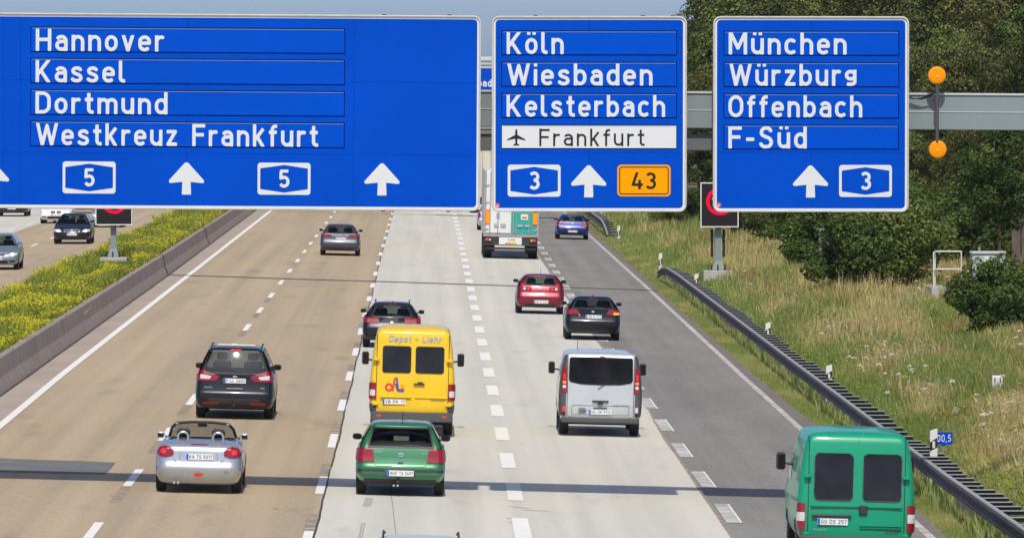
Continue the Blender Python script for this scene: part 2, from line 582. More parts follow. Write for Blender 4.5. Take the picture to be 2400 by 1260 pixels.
g('t', 2.9, [(1.35, 6.6)] + arc(2.35, h + 1.0, 1.0, 1.0, 180, 270) + [(2.9, h)], [(.1, XH - h), (2.75, XH - h)])
g('l', 2.2, [(h, TOP)] + arc(h + .95, h + .95, .95, .95, 180, 270) + [(2.1, h)])
g('i', 1.15, [(h, 0), (h, XH)], dots=((h, 6.45),))
g('k', 4.1, [(h, 0), (h, TOP)], [(h, 1.9), (3.5, 5.6)], [(1.6, 2.9), (3.75, -.6)], clip=(0, TOP))
g('v', 4.1, [(.35, 5.8), (2.05, .35), (3.75, 5.8)], clip=(0, XH))
g('w', 5.8, [(.4, 5.8), (1.7, .4), (2.9, 4.6), (4.1, .4), (5.4, 5.8)], clip=(0, XH))
g('z', 3.7, [(.2, XH - h), (3.05, XH - h), (.65, h), (3.6, h)], clip=(0, XH))
g('f', 2.9, [(1.2, 0)] + arc(2.2, TOP - h - 1.0, 1.0, 1.0, 180, 90) + [(2.8, TOP - h)], [(.05, XH - h), (2.7, XH - h)])
g('g', 3.9, bowl(h, 3.3, 2.2, XH - h), [(3.3, XH), (3.3, 1.3)] + arc(2.1, 1.35, 1.2, .8, 0, -90) + [(1.3, .52), (.75, .75)], clip=(0, XH))
g('H', 5.0, [(h, 0), (h, TOP)], [(4.425, 0), (4.425, TOP)], [(h, 3.6), (4.425, 3.6)])
g('K', 5.0, [(h, 0), (h, TOP)], [(h, 2.3), (4.7, 7.6)], [(1.75, 3.7), (4.75, -.7)])
g('D', 4.9, [(h, 0), (h, TOP)], [(h, h), (2.3, h)] + arc(2.3, h + 2.0, 2.03, 2.0, -90, 0) + arc(2.3, TOP - h - 2.0, 2.03, 2.0, 0, 90) + [(h, TOP - h)])
g('W', 7.2, [(.35, 7.6), (2.05, .2), (3.6, 6.2), (5.15, .2), (6.85, 7.6)])
g('F', 4.3, [(h, 0), (h, TOP)], [(h, TOP - h), (4.3, TOP - h)], [(h, 3.6), (3.9, 3.6)])
g('E', 4.3, [(h, 0), (h, TOP)], [(h, TOP - h), (4.3, TOP - h)], [(h, 3.6), (3.9, 3.6)], [(h, h), (4.3, h)])
g('L', 4.1, [(h, TOP), (h, h)], [(h, h), (4.1, h)])
g('M', 5.9, [(h, 0), (h, TOP)], [(5.325, 0), (5.325, TOP)], [(.3, 7.6), (2.95, 2.0), (5.6, 7.6)])
g('N', 5.0, [(h, 0), (h, TOP)], [(4.425, 0), (4.425, TOP)], [(.4, 7.2), (4.6, -.2)])
g('O', 5.0, bowl(h, 4.425, h, TOP - h))
g('S', 4.8, sshape(4.8, TOP))
g('A', 5.2, [(.2, -.6), (2.6, 7.0), (5.0, -.6)], [(1.2, 2.1), (4.0, 2.1)])
g('B', 4.8, bowl(h, 4.1, h, 3.9), bowl(h, 3.9, 3.5, TOP - h), [(h, 0), (h, TOP)])
g('C', 4.6, arc(2.5, TOP - h - 1.9, 1.925, 1.9, 30, 180) + arc(2.5, h + 1.9, 1.925, 1.9, 180, 330))
g('G', 4.9, arc(2.5, TOP - h - 1.9, 1.925, 1.9, 30, 180) + arc(2.5, h + 1.9, 1.925, 1.9, 180, 360) + [(4.4, 3.3), (2.8, 3.3)])
g('I', 1.15, [(h, 0), (h, TOP)])
g('P', 4.8, [(h, 0), (h, TOP)], bowl(h, 4.2, 2.9, TOP - h))
g('R', 4.8, [(h, 0), (h, TOP)], bowl(h, 4.1, 3.0, TOP - h), [(2.2, 3.0), (4.4, -.5)])
g('T', 4.6, [(2.3, 0), (2.3, TOP)], [(0, TOP - h), (4.6, TOP - h)])
g('U', 5.0, [(h, TOP)] + arc(2.5, h + 1.9, 1.925, 1.9, 180, 360) + [(4.425, TOP)])
g('V', 5.0, [(.3, 7.6), (2.5, .2), (4.7, 7.6)])
g('X', 5.0, [(.3, -.4), (4.7, 7.4)], [(4.7, -.4), (.3, 7.4)])
g('Y', 5.0, [(.3, 7.6), (2.5, 3.2), (4.7, 7.6)], [(2.5, 3.2), (2.5, 0)])
g('Z', 4.6, [(.3, TOP - h), (4.0, TOP - h), (.6, h), (4.4, h)])
g('-', 3.0, [(.2, 2.9), (2.8, 2.9)])
g('+', 4.0, [(.2, 3.0), (3.8, 3.0)], [(2.0, 1.2), (2.0, 4.8)])
g(',', 1.4, [(.9, .9), (.5, -.8)], clip=(-.9, TOP))
g('.', 1.2, [(.6, 0), (.6, 1.1)])
g(' ', 2.4)
g('0', 4.4, bowl(h, 3.825, h, TOP - h))
g('1', 3.0, [(2.3, 0), (2.3, TOP)], [(.2, 5.2), (2.4, 7.1)])
g('2', 4.4, arc(2.2, TOP - h - 1.6, 1.6, 1.6, 165, -25) + [(.7, h)], [(.2, h), (4.2, h)])
g('3', 4.4, arc(2.15, TOP - h - 1.4, 1.5, 1.4, 150, -60) + [(2.0, 3.65)], [(2.0, 3.65)] + arc(2.15, h + 1.55, 1.65, 1.55, 60, -150))
g('4', 4.6, [(2.4, 7.4), (.6, 1.9), (4.5, 1.9)], [(3.2, 0), (3.2, 3.9)])
g('5', 4.4, [(3.9, TOP - h), (1.0, TOP - h), (.85, 3.7)] + arc(2.15, h + 1.75, 1.65, 1.75, 120, -150))
g('6', 4.4, bowl(h, 3.825, h, 4.2), [(h, 2.4), (2.6, 7.4)])
g('7', 4.2, [(.2, TOP - h), (3.6, TOP - h), (1.5, -.4)])
g('8', 4.4, bowl(h, 3.825, h, 3.7), bowl(.75, 3.65, 3.6, TOP - h))
g('9', 4.4, bowl(h, 3.825, TOP - h - 3.6, TOP - h), [(3.825, 4.6), (1.8, -.4)])
GM = {}
def glyph(ch, lw=LW):
    k = (ch, lw)
    if k in GM: return GM[k]
    w, strokes, clip, dots = G[ch]
    res = 0.2
    xs = np.arange(-.8, w + 1.0, res); ys = np.arange(clip[0] - .4, clip[1] + .6, res)
    X, Y = np.meshgrid(xs, ys)
    D = np.full(X.shape, 9.0)
    hw = lw / 2
    for st in strokes:
        n = len(st)
        for i in range(n - 1):
            (ax, ay), (bx, by) = st[i], st[i + 1]
            L = math.hypot(bx - ax, by - ay)
            if L < 1e-6: continue
            tx, ty = (bx - ax) / L, (by - ay) / L
            u = (X - ax) * tx + (Y - ay) * ty
            v = (X - ax) * -ty + (Y - ay) * tx
            D = np.minimum(D, np.maximum(np.maximum(-u, u - L), np.abs(v) - hw))
            if 0 < i: D = np.minimum(D, np.hypot(X - ax, Y - ay) - hw)
    for (dx, dy) in dots:
        D = np.minimum(D, rrect(dx, dy, .55, .52, .12)(X, Y))
    D = np.maximum(D, np.maximum(clip[0] - Y, Y - clip[1]))
    GM[k] = march(xs, ys, D)
    return GM[k]
def text_mesh(s, x0, x1, base, cap, lw=LW, gap=1.2, slant=0.0):
    """verts (x, z) and faces of a line of lettering filling x0..x1 with capitals of height cap above base"""
    adv = []; x = 0.0
    for ch in s:
        adv.append(x)
        x += G[ch][0] + gap
    tot = x - gap
    sx = (x1 - x0) / tot; sy = cap / TOP
    V = []; F = []
    for ch, a in zip(s, adv):
        if ch == ' ': continue
        v, f = glyph(ch, lw)
        n = len(V)
        V += [(x0 + (p[0] + a + slant * p[1]) * sx, base + p[1] * sy) for p in v]
        F += [tuple(i + n for i in q) for q in f]
    return V, F
# ------------------------------------------------------------------ ground and carriageways
def lerp_pts(P, t):
    if t <= P[0][0]: return P[0][1]
    for (a, va), (b, vb) in zip(P, P[1:]):
        if t <= b: return va + (vb - va) * (t - a) / (b - a)
    return P[-1][1]
def roadz(x): return -CROSS * x
def groundz(x, y):
    if x <= -15.6: return 0.30
    if x < -10.9: return 0.30
    if x <= 9.3: return roadz(x)
    P = [(9.3, -0.242), (10.4, -0.30), (12.2, 0.12), (15.0, 0.36), (18.5, 0.48), (26, 0.95), (40, 3.0), (90, 7.0), (200, 8.0)]
    z = lerp_pts(P, x)
    if x > 10.4: z += 0.10 * math.sin(x * 1.3 + y * 0.05) * min(1, (x - 10.4) / 3) + 0.05 * math.sin(y * 0.21 + x)
    return z

gx_ = [-4400, -600, -120, -60, -45, -40, -30, -22, -15.6, -14, -12.5, -10.9, -10.6, 0, 9.3, 9.8, 10.4, 11, 11.6, 12.2, 13, 14, 15, 16, 17, 18.5, 20, 23, 26, 30, 35, 40, 55, 90, 200, 1200, 5000]
gy_ = [-60, 60] + [60 + 8 * i for i in range(1, 60)] + [560, 640, 760, 1000, 1500, 2500, 3400]
V = []
for y in gy_:
    for x in gx_:
        z = groundz(x, y)
        V.append((x, y, z - (0.03 if -45 < x < 9.3 and not (-15.5 < x < -11) else 0.0)))
n = len(gx_)
F = [(j * n + i, j * n + i + 1, (j + 1) * n + i + 1, (j + 1) * n + i) for j in range(len(gy_) - 1) for i in range(n - 1)]
struct(mk('ground', V, F, 'soil'))

YA, YB = -40.0, 2650.0
def px_line(P):
    """polyline through photograph pixels lying on the road plane -> [(y, x)] sorted by distance"""
    Q = sorted([(gnd(*p).y, gnd(*p).x) for p in P])
    return Q
def xline(Q, y): return lerp_pts(Q, y)
EDGE_L = px_line([(0, 998), (142, 880), (441, 646), (636, 493)])
BASE_L = px_line([(0, 928), (123, 840), (396, 644), (594, 497)])
MID = px_line([(737, 1260), (757.5, 1160), (781, 1080), (893, 600), (921, 500)])
DASH_L = px_line([(233, 1224), (328, 1099), (713, 590), (773, 512)])
DASH_M = px_line([(723, 1250), (759, 1116), (892, 594), (898, 575)])
BLOCK = px_line([(1209, 1173), (1204.7, 1149), (1066, 502)])
ASPH = px_line([(1676, 1200), (1610, 1100), (1560, 1031), (1500, 922), (1402, 800), (1324.5, 691), (1261.7, 596.6)])
DASH_R = px_line([(1664, 1143), (1635, 1105.6), (1338.5, 694), (1293, 621), (1268.6, 582.6)])
EDGE_R = px_line([(2183, 1260), (2134, 1215.8), (1870, 998.7), (1753, 893), (1523, 680), (1381.7, 551.7)])
VERGE_R = px_line([(2227, 1260), (2134, 1177), (1793, 897), (1543, 680)])
ys_fine = [YA, 60, 100] + [100 + 6 * i for i in range(1, 66)] + [520, 600, 800, 1200, 2200, YB]

def ribbon(fa, fb, ys, dz, material, name, parent=None, plane=None):
    """sheet between two lateral positions, lying dz above the tilted road plane"""
    zf = plane or roadz
    A = []; B = []
    for y in ys:
        a, b = fa(y), fb(y)
        A.append((a, y, zf(a) + dz)); B.append((b, y, zf(b) + dz))
    n = len(A)
    V = A + B
    F = [(i, n + i, n + i + 1, i + 1) for i in range(n - 1)]
    return mk(name, V, F, material, parent)
def wob(s, amp):
    return lambda y: amp * (math.sin(y * .23 + s) * .8 + math.sin(y * .61 + 2 * s) * .5 + math.sin(y * 1.7 + s) * .25)
w1 = wob(1, .016); w2 = wob(2.3, .014)
ys_m = [YA, 60, 100] + [100 + 0.8 * i for i in range(1, 500)] + [520, 600, 800, 1200, 2200, YB]
road = struct(ribbon(lambda y: xline(BASE_L, y) - 0.02, lambda y: xline(MID, y) + w1(y), ys_m, 0.0, 'tan', 'road'))
road2 = struct(ribbon(lambda y: xline(MID, y) + w1(y), lambda y: xline(ASPH, y) + w2(y) * .6, ys_m, 0.0, 'concrete', 'road'))
road3 = struct(ribbon(lambda y: xline(ASPH, y) + w2(y) * .6, lambda y: xline(EDGE_R, y) - 0.05, ys_m, 0.0, 'asphalt', 'road'))
ribbon(lambda y: xline(EDGE_R, y) - 0.05, lambda y: xline(VERGE_R, y) + w1(y) * 1.5, ys_m, 0.0, 'asphalt_edge', 'shoulder_strip', road3)
# gutter strip between white edge line and median wall
ribbon(lambda y: xline(BASE_L, y), lambda y: xline(EDGE_L, y) - 0.02, ys_fine, 0.004, 'gutter', 'gutter', road)
ribbon(lambda y: xline(BASE_L, y) - 0.03 + w1(y) * .3, lambda y: xline(BASE_L, y) + 0.045 + w1(y) * .3, ys_m, 0.008, 'seal', 'joint_seal', road)
ribbon(lambda y: xline(MID, y) + w1(y) - 0.018 + w2(y) * .25, lambda y: xline(MID, y) + w1(y) + 0.022 + w2(y) * .2, ys_m, 0.004, 'seal', 'joint_seal', road)
ribbon(lambda y: xline(ASPH, y) + w2(y) * .6 - 0.03, lambda y: xline(ASPH, y) + w2(y) * .6 + 0.035, ys_m, 0.004, 'ghost', 'joint_seal', road2)
# white edge lines
ribbon(lambda y: xline(EDGE_L, y) - 0.10, lambda y: xline(EDGE_L, y) + 0.10, ys_fine, 0.012, 'paint', 'edge_line', road)
ribbon(lambda y: xline(EDGE_R, y) - 0.085 + w2(y) * .2, lambda y: xline(EDGE_R, y) + 0.085 + w1(y) * .2, ys_m, 0.008, 'paint_worn', 'edge_line', road3)

def patch_xy(name, x0, x1, y0, y1, dz, material, parent, ln=None):
    """one painted dash, following a line"""
    nseg = 3
    V = []
    for k in range(nseg + 1):
        y = y0 + (y1 - y0) * k / nseg
        c = xline(ln, y) if ln else 0.0
        for x in (c + x0, c + x1): V.append((x, y, roadz(x) + dz))
    F = [(2 * k, 2 * k + 1, 2 * k + 3, 2 * k + 2) for k in range(nseg)]
    return mk(name, V, F, material, parent)
for k in range(-2, 30):
    y0 = 142.1 + 18.15 * k
    patch_xy('lane_dash', -.085, .085, y0, y0 + 6.3, 0.008, 'paint', road, DASH_L)
    if k < 8:
        patch_xy('old_dash_mark', -.11, .10, y0 - 5.2 + R.uniform(-.4, .4), y0 - .05, 0.004, 'ghost', road, DASH_L)
    y0 = 141.1 + 18.15 * k
    patch_xy('lane_dash', -.085, .085, y0, y0 + 6.3, 0.008, 'paint', road, DASH_M)
    if k < 9:
        patch_xy('old_dash_mark', -.11, .10, y0 + 6.35, y0 + 11.5, 0.004, 'ghost', road, DASH_M)
        for q in range(3):
            yy = y0 + 6.9 + q * R.uniform(.9, 1.5)
            patch_xy('paint_remnant', R.uniform(-.09, .0), .09, yy, yy + R.uniform(.12, .35), 0.009, 'paint_worn', road, DASH_M)
for k in range(-2, 27):
    y0 = 140.5 + 12.0 * k
    patch_xy('block_dash', -.15, .15, y0, y0 + 6.3, 0.008, 'paint', road2, BLOCK)
    y0 = 147.0 + 12.0 * k
    patch_xy('block_dash', -.15, .15, y0, y0 + 6.1, 0.008, 'paint_worn', road3, DASH_R)
    patch_xy('dash_rim', .115, .15, y0, y0 + 6.1, 0.012, 'paint', road3, DASH_R)
# thin dashes of an older marking in the slip lane
for k in range(0, 2):
    a = gnd(1523 + 22 * k * 0, 950 - 0 * k); 
for (p, q) in (((1510, 935), (1543, 958)), ((1500, 903), (1509, 913))):
    a, b = gnd(*p), gnd(*q)
    V = [(a.x - .04, a.y, roadz(a.x) + .006), (a.x + .04, a.y, roadz(a.x) + .006), (b.x + .04, b.y, roadz(b.x) + .006), (b.x - .04, b.y, roadz(b.x) + .006)]
    mk('paint_remnant', V, [(0, 3, 2, 1)], 'paint_worn', road3)
# repaired asphalt patch in the left lane, partly under the gantry's shadow
P = [gnd(*p) for p in ((-700, 1050), (0, 1073.5), (100, 1077.5), (180, 1079.5), (271, 1083.5), (259, 1099), (247, 1111), (100, 1108), (0, 1105), (-700, 1085))]
mk('asphalt_patch', [(p.x, p.y, roadz(p.x) + .006) for p in P], [tuple(range(len(P) - 1, -1, -1))], 'asphalt_patch', road)
# dark line running across the wall and all lanes
def cross_line(xa, ya, xb, yb, wd, parent, dz=0.016):
    n = 26
    A = []; B = []
    for i in range(n + 1):
        t = i / n
        x = xa + (xb - xa) * t; y = ya + (yb - ya) * t + .12 * math.sin(t * 17)
        A.append((x, y - wd, roadz(x) + dz)); B.append((x, y + wd, roadz(x) + dz))
    V = A + B
    m = n + 1
    mk('cross_line', V, [(i, i + 1, m + i + 1, m + i) for i in range(n)], 'line_brown', parent)
a = gnd(398, 644.5); b = gnd(1545, 680.5)
cross_line(a.x, a.y, b.x, b.y, .48, road)
JY = a.y
mat('scratch_tone', (0.46, 0.43, 0.36), 0.9)
# hairline crack in the concrete lane and skid marks
P = [(915, 1150), (917, 1162), (920, 1180), (923, 1210), (928, 1248), (930, 1290)]
Q = [gnd(*p) for p in P]
MB().strip([(q.x + .005, q.y, roadz(q.x) + .005) for q in Q], [(q.x - .005, q.y, roadz(q.x) + .005) for q in Q]).build('crack', 'line_brown', road2)
for (px, py, dx, dy, w_) in ((1196, 1186, 44, 5, 1), (1225, 1194, 60, 3, 1), (1186, 1214, 30, 1, 1), (1190, 1222, 34, 3, 1)):
    a, b = gnd(px, py), gnd(px + dx, py + dy)
    mk('scratch', [(a.x, a.y - .05, roadz(a.x) + .005), (b.x, b.y - .05, roadz(b.x) + .005), (b.x, b.y + .05, roadz(b.x) + .005), (a.x, a.y + .05, roadz(a.x) + .005)], [(0, 1, 2, 3)], 'scratch_tone', road2)
for (px, py, dx, dy) in ((305, 723, 12, 1), (676, 748, 20, 4), (490, 777, 14, 1), (470, 590, 10, 1), (255, 1160, 14, 2), (420, 720, 8, 1), (640, 1190, 12, 2), (740, 735, 16, 5)):
    a, b = gnd(px, py), gnd(px + dx, py + dy)
    mk('scar', [(a.x, a.y - .12, roadz(a.x) + .005), (b.x, b.y - .03, roadz(b.x) + .005), (b.x, b.y + .10, roadz(b.x) + .005), (a.x, a.y + .12, roadz(a.x) + .005)], [(0, 1, 2, 3)], 'ghost', road)
def skid(px, py, dx, dy, w):
    a, b = gnd(px, py), gnd(px + dx, py + dy)
    V = [(a.x - w, a.y, roadz(a.x) + .005), (a.x + w, a.y, roadz(a.x) + .005), (b.x + w, b.y, roadz(b.x) + .005), (b.x - w, b.y, roadz(b.x) + .005)]
    mk('tyre_mark', V, [(0, 3, 2, 1)], MATS['skid'], road2)
mat('skid', (0.36, 0.34, 0.30), 0.9, noise=.2, nscale=3)
for i in range(4): skid(873 - i * 5, 1166, -6, 20, .012)
for i in range(2): skid(855 - i * 6, 1225, -8, 34, .012)

# opposite carriageway, level
oz = lambda x: 0.30
orow = struct(ribbon(lambda y: -21.8, lambda y: -15.0, ys_fine, 0.0, 'tan', 'opposite_road', None, oz))
orow2 = struct(ribbon(lambda y: -38.0, lambda y: -21.8, ys_fine, 0.0, 'concrete', 'opposite_road', None, oz))
for k in range(20):
    y = 331.0 + 18.0 * k
    for (x, par) in ((-19.05, orow), (-22.25, orow2)):
        mk('lane_dash', [(x - .08, y, .308), (x + .08, y, .308), (x + .08, y + 6, .308), (x - .08, y + 6, .308)], [(0, 1, 2, 3)], 'paint', par)

# ------------------------------------------------------------------ concrete median wall
wall = thing('median_wall', (0, 0, 0), 'long grey concrete barrier wall between the yellow flowered median and the left lane', 'barrier')
prof = [(0.0, 0.0), (-.03, .07), (-.15, .34), (-.21, .78), (-.23, .80), (-.40, .80), (-.42, .78), (-.48, .34), (-.60, .0)]
ysw = [40 + 6.0 * i for i in range(0, 90)]
for i in range(len(ysw) - 1):
    y0, y1 = ysw[i] + .012, ysw[i + 1] - .012
    V = []
    for y in (y0, y1):
        bx = xline(BASE_L, y) - .03
        for (dx, dz) in prof: V.append((bx + dx, y, roadz(bx) + dz + .002))
    m = len(prof)
    F = [(k, k + 1, m + k + 1, m + k) for k in range(m - 1)] + [tuple(range(m)), tuple(range(2 * m - 1, m - 1, -1))]
    mk('wall_segment', V, F, 'barrier', wall)
for (jy, jw) in ((JY + .3, .28), (gnd(487, 572).y, .35), (JY + 150, .3)):  # dark bands over the wall, one meeting the cross line
    V = []
    for y in (jy - jw, jy + jw):
        bx = xline(BASE_L, y) - .03
        for (dx, dz) in prof[:6]: V.append((bx + dx + .012, y, roadz(bx) + dz + .012))
    mk('wall_band', V, [(k, k + 1, 7 + k - 1 + 1 - 1, 6 + k) if False else (k, k + 1, 6 + k + 1, 6 + k) for k in range(5)], 'seal', wall)

# ------------------------------------------------------------------ sign gantry
YS = 139.65
PM = 1 / 122.05          # metres per photograph pixel on the sign plane
O0 = at(1200, 300, YS)
def sp(px, py): return at(px, py, YS)
def flat_obj(name, f, box, res, y, material, parent, org):
    """flat shape given in photograph pixels (y down), built upright at depth y in front of the sign body"""
    g2 = lambda x, yy: f(x, -yy)
    V, F = flat(g2, box[0], box[1], -box[3], -box[2], res)
    return mk(name, [((x - org[0]) * PM, y, (yy + org[1]) * PM) for x, yy in V], F, material, parent)
def sign(label, x0, x1, y0, y1, tilt, org, inserts, items):
    P = sp(*org)
    t = thing('direction_sign', P, label, 'motorway sign', None, (0, tilt, 0))
    cx, cy, hx, hy = (x0 + x1) / 2, (y0 + y1) / 2, (x1 - x0) / 2, (y1 - y0) / 2
    L = lambda px, py: ((px - org[0]) * PM, -(py - org[1]) * PM)
    # frame: closed profile round the board
    rc = 17
    pts = []
    for (ax, ay, a0) in ((x1 - rc, y0 + rc, 90), (x0 + rc, y0 + rc, 180), (x0 + rc, y1 - rc, 270), (x1 - rc, y1 - rc, 360)):
        for k in range(7):
            a = math.radians(a0 + 15 * k - (90 if a0 in (90,) else 90) + 0)
            pts.append((ax + rc * math.cos(a) , ay - rc * math.sin(a)))
    pts = []
    for (ax, ay, a0) in ((x1 - rc, y0 + rc, 0), (x0 + rc, y0 + rc, 90), (x0 + rc, y1 - rc, 180), (x1 - rc, y1 - rc, 270)):
        for k in range(7):
            a = math.radians(a0 + 15 * k)
            pts.append((ax, ay, math.cos(a), -math.sin(a)))
    # profile (inward offset px, depth m): outer wall, rounded nose, inner step
    pr = [(0.0, .10), (0.0, -.022), (1.2, -.034), (3.2, -.034), (4.0, -.020), (4.4, -.006)]
    V = []
    for (ax, ay, cxn, cyn) in pts:
        for (o_, d) in pr:
            q = L(ax + (rc - o_) * cxn, ay + (rc - o_) * cyn)
            V.append((q[0], d, q[1]))
    m = len(pr); N = len(pts)
    F = []
    for i in range(N):
        for k in range(m - 1):
            F.append((i * m + k, i * m + k + 1, ((i + 1) % N) * m + k + 1, ((i + 1) % N) * m + k))
    mk('frame', V, F, 'sign_frame', t, True, .5)
    # board body behind
    V = []
    for d in (.0, .06):
        for (ax, ay, cxn, cyn) in pts:
            q = L(ax + (rc - 2) * cxn, ay + (rc - 2) * cyn)
            V.append((q[0], d, q[1]))
    F = [tuple(range(N - 1, -1, -1)), tuple(range(N, 2 * N))] + [(i, (i + 1) % N, N + (i + 1) % N, N + i) for i in range(N)]
    mk('board', V, F, 'sign_back', t)
    bx = (x0, x1, y0, y1)
    outer = rrect(cx, cy, hx - 4, hy - 4, rc - 4)
    inner = rrect(cx, cy, hx - 9, hy - 9, 9)
    flat_obj('white_border', ring(outer, 5.2), bx, 4, -.004, 'sign_white', t, org)
    flat_obj('blue_face', inner, bx, 5, -.006, 'sign_blue', t, org)
    for u in ((48, 438, 829, -200) if hx > 300 else (cx,)):
        a = L(u - .55, y1 - 10); b = L(u + .55, y0 + 10)
        MB().box(a[0], b[0], -.0078, -.0062, a[1], b[1]).build('panel_joint', 'sign_joint', t)
    for v in ((191, 360) if hx > 300 else (90, 357)):
        a = L(x0 + 10, v + .5); b = L(x1 - 10, v - .5)
        MB().box(a[0], b[0], -.0078, -.0062, a[1], b[1]).build('panel_joint', 'sign_joint', t)
    # upright backing rails and clamps
    for k in range(3 if hx < 300 else 9):
        u = x0 + (x1 - x0) * (k + .5) / (3 if hx < 300 else 9)
        a = L(u, y0 + 12); b = L(u, y1 - 12)
        MB().box(a[0] - .04, a[0] + .04, .06, .16, b[1], a[1]).build('backing_rail', 'galv', t)
    for (ix0, ix1, iy0, iy1, white) in inserts:
        c0, c1 = (ix0 + ix1) / 2, (iy0 + iy1) / 2
        a = L(ix0 - 1.5, iy1 + 2.0); b = L(ix1 + 1.8, iy0 - 2.2)
        MB().box(a[0], b[0], -.0085, -.0065, a[1], b[1]).build('insert_gap', 'sign_dark', t)
        a = L(ix0, iy1); b = L(ix1, iy0)
        pl = MB().box(a[0], b[0], -.024, -.009, a[1], b[1]).build('insert_plate', 'sign_white' if white else 'sign_blue_plate', t)
        a = L(ix0 + 2, iy0 + 1.6); b = L(ix1 - 1, iy0 + .3)
        MB().box(a[0], b[0], -.027, -.0245, a[1], b[1]).build('plate_lip', 'plate_lip', pl)
    for it in items:
        k = it[0]
        if k == 'text':
            _, s, xa, xb, base, cap, m_, d, lw = it
            V, F = text_mesh(s, xa, xb, -base, cap, lw)
            mk('lettering', [((x - org[0]) * PM, d, (yy + org[1]) * PM) for x, yy in V], F, m_, t)
        elif k == 'arrow':
            _, ax, ay = it
            sh = poly([(ax, ay + 2), (ax + 3, ay + 2), (ax + 40, ay + 43), (ax + 40, ay + 47), (ax + 37, ay + 48), (ax + 8.6, ay + 45), (ax + 9.8, ay + 75), (ax - 9.8, ay + 75), (ax - 8.6, ay + 45), (ax - 37, ay + 48), (ax - 40, ay + 47), (ax - 40, ay + 43), (ax - 3, ay + 2)], 1.0)
            flat_obj('arrow', sh, (ax - 45, ax + 45, ay - 3, ay + 80), 1.5, -.010, 'sign_white', t, org)
        elif k == 'shield':
            _, sx, sy, ch = it
            sx1, sy1 = sx + 124, sy + 75
            flat_obj('shield', rrect(sx + 62, sy + 37.5, 62, 37.5, 7), (sx - 2, sx1 + 2, sy - 2, sy1 + 2), 2, -.010, 'sign_white', t, org)
            flat_obj('shield_face', poly([(sx + 7, sy + 14), (sx + 62, sy + 6), (sx + 117, sy + 14), (sx + 117, sy + 61), (sx + 62, sy + 69), (sx + 7, sy + 61)], .8), (sx, sx1, sy, sy1), 1.5, -.013, 'sign_blue', t, org)
            V, F = text_mesh(ch, sx + 49.5, sx + 75, -(sy + 58.5), 42.5, 1.2)
            mk('lettering', [((x - org[0]) * PM, -.016, (yy + org[1]) * PM) for x, yy in V], F, 'sign_white', t)
        elif k == 'orange':
            _, sx, sy, sx1, sy1, ch = it
            cc = ((sx + sx1) / 2, (sy + sy1) / 2)
            flat_obj('shield', rrect(*cc, (sx1 - sx) / 2, (sy1 - sy) / 2, 10), (sx - 2, sx1 + 2, sy - 2, sy1 + 2), 2, -.010, 'sign_orange', t, org)
            flat_obj('shield_rim', ring(rrect(*cc, (sx1 - sx) / 2 - 4.5, (sy1 - sy) / 2 - 4.5, 7), 2.3), (sx, sx1, sy, sy1), 1.2, -.013, 'sign_black', t, org)
            V, F = text_mesh(ch, 1480, 1538.5, -443.5, 40, 1.08, .7)
            mk('lettering', [((x - org[0]) * PM, -.013, (yy + org[1]) * PM) for x, yy in V], F, 'sign_black', t)
        elif k == 'sticker':
            flat_obj('sticker', circ(it[1], it[2], 5.3), (it[1] - 8, it[1] + 8, it[2] - 8, it[2] + 8), 1, -.012, 'sign_red', t, org)
            flat_obj('sticker_mark', rrect(it[1] - .3, it[2] + 2, 2.6, 1.5, .5), (it[1] - 8, it[1] + 8, it[2] - 8, it[2] + 8), 1, -.014, 'sign_white', t, org)
        elif k == 'plane':
            _, ax, ay = it
            half = [(0, -20.5), (1.8, -18), (2.6, -13), (2.7, -6), (21.5, 4.5), (21.8, 7), (2.8, 2.6), (2.2, 13.5), (7, 17.5), (7, 19.5), (0, 18.2)]
            P2 = [(ax + p[0], ay + p[1]) for p in half] + [(ax - p[0], ay + p[1]) for p in half[-2:0:-1]]
            flat_obj('aircraft_symbol', poly(P2), (ax - 25, ax + 25, ay - 24, ay + 24), 1.0, -.028, 'sign_black', t, org)
    for u in ([it for it in (x0 + hx * .45, x1 - hx * .45)] if hx < 300 else [907 - 915 + 560 + 347, 1052]):
        a = L(u, y0)
        MB().box(a[0] - .04, a[0] + .04, -.01, .07, a[1], a[1] + .018).build('clamp', 'black', t)
        a = L(u, y1)
        MB().box(a[0] - .04, a[0] + .04, -.01, .07, a[1] - .018, a[1]).build('clamp', 'black', t)
    return t

T = lambda s, xa, xb, base, cap=52: ('text', s, xa, xb, base, cap, 'sign_white', -.027, 1.10)
ins1 = [(73, 806, 68.2, 123.2, 0), (73, 806, 141.2, 196.6, 0), (73, 806, 214.8, 270, 0), (73, 806, 288.4, 343.8, 0)]
sign('widest blue motorway sign reading Hannover Kassel Dortmund Westkreuz Frankfurt with A5 shields', -345, 1126.3, 33.7, 491.4, .0063, (560, 265), ins1,
     [T('Hannover', 83.5, 384.5, 122.6), T('Kassel', 83.5, 294, 196.0), T('Dortmund', 83.5, 393, 269.4), T('Westkreuz', 85.5, 416, 343.2), T('Frankfurt', 451, 746, 343.2),
      ('shield', 148, 378 + 2.5, '5'), ('shield', 604.5, 381 - .3, '5'), ('shield', -308, 380, '5'),
      ('arrow', 438, 380 + .7), ('arrow', 896, 382 - 2.1), ('arrow', -18.5, 376.5 + 3.3)])
def ins(x0, x1, dy=0): return [(x0, x1, 74.3 + dy, 128 + dy, 0), (x0, x1, 147.6 + dy, 201.5 + dy, 0), (x0, x1, 221 + dy, 275 + dy, 0), (x0, x1, 294.2 + dy, 347.6 + dy, 0)]
i2 = ins(1176.5, 1585); i2[3] = (1176.5, 1585, 294, 347, 1)
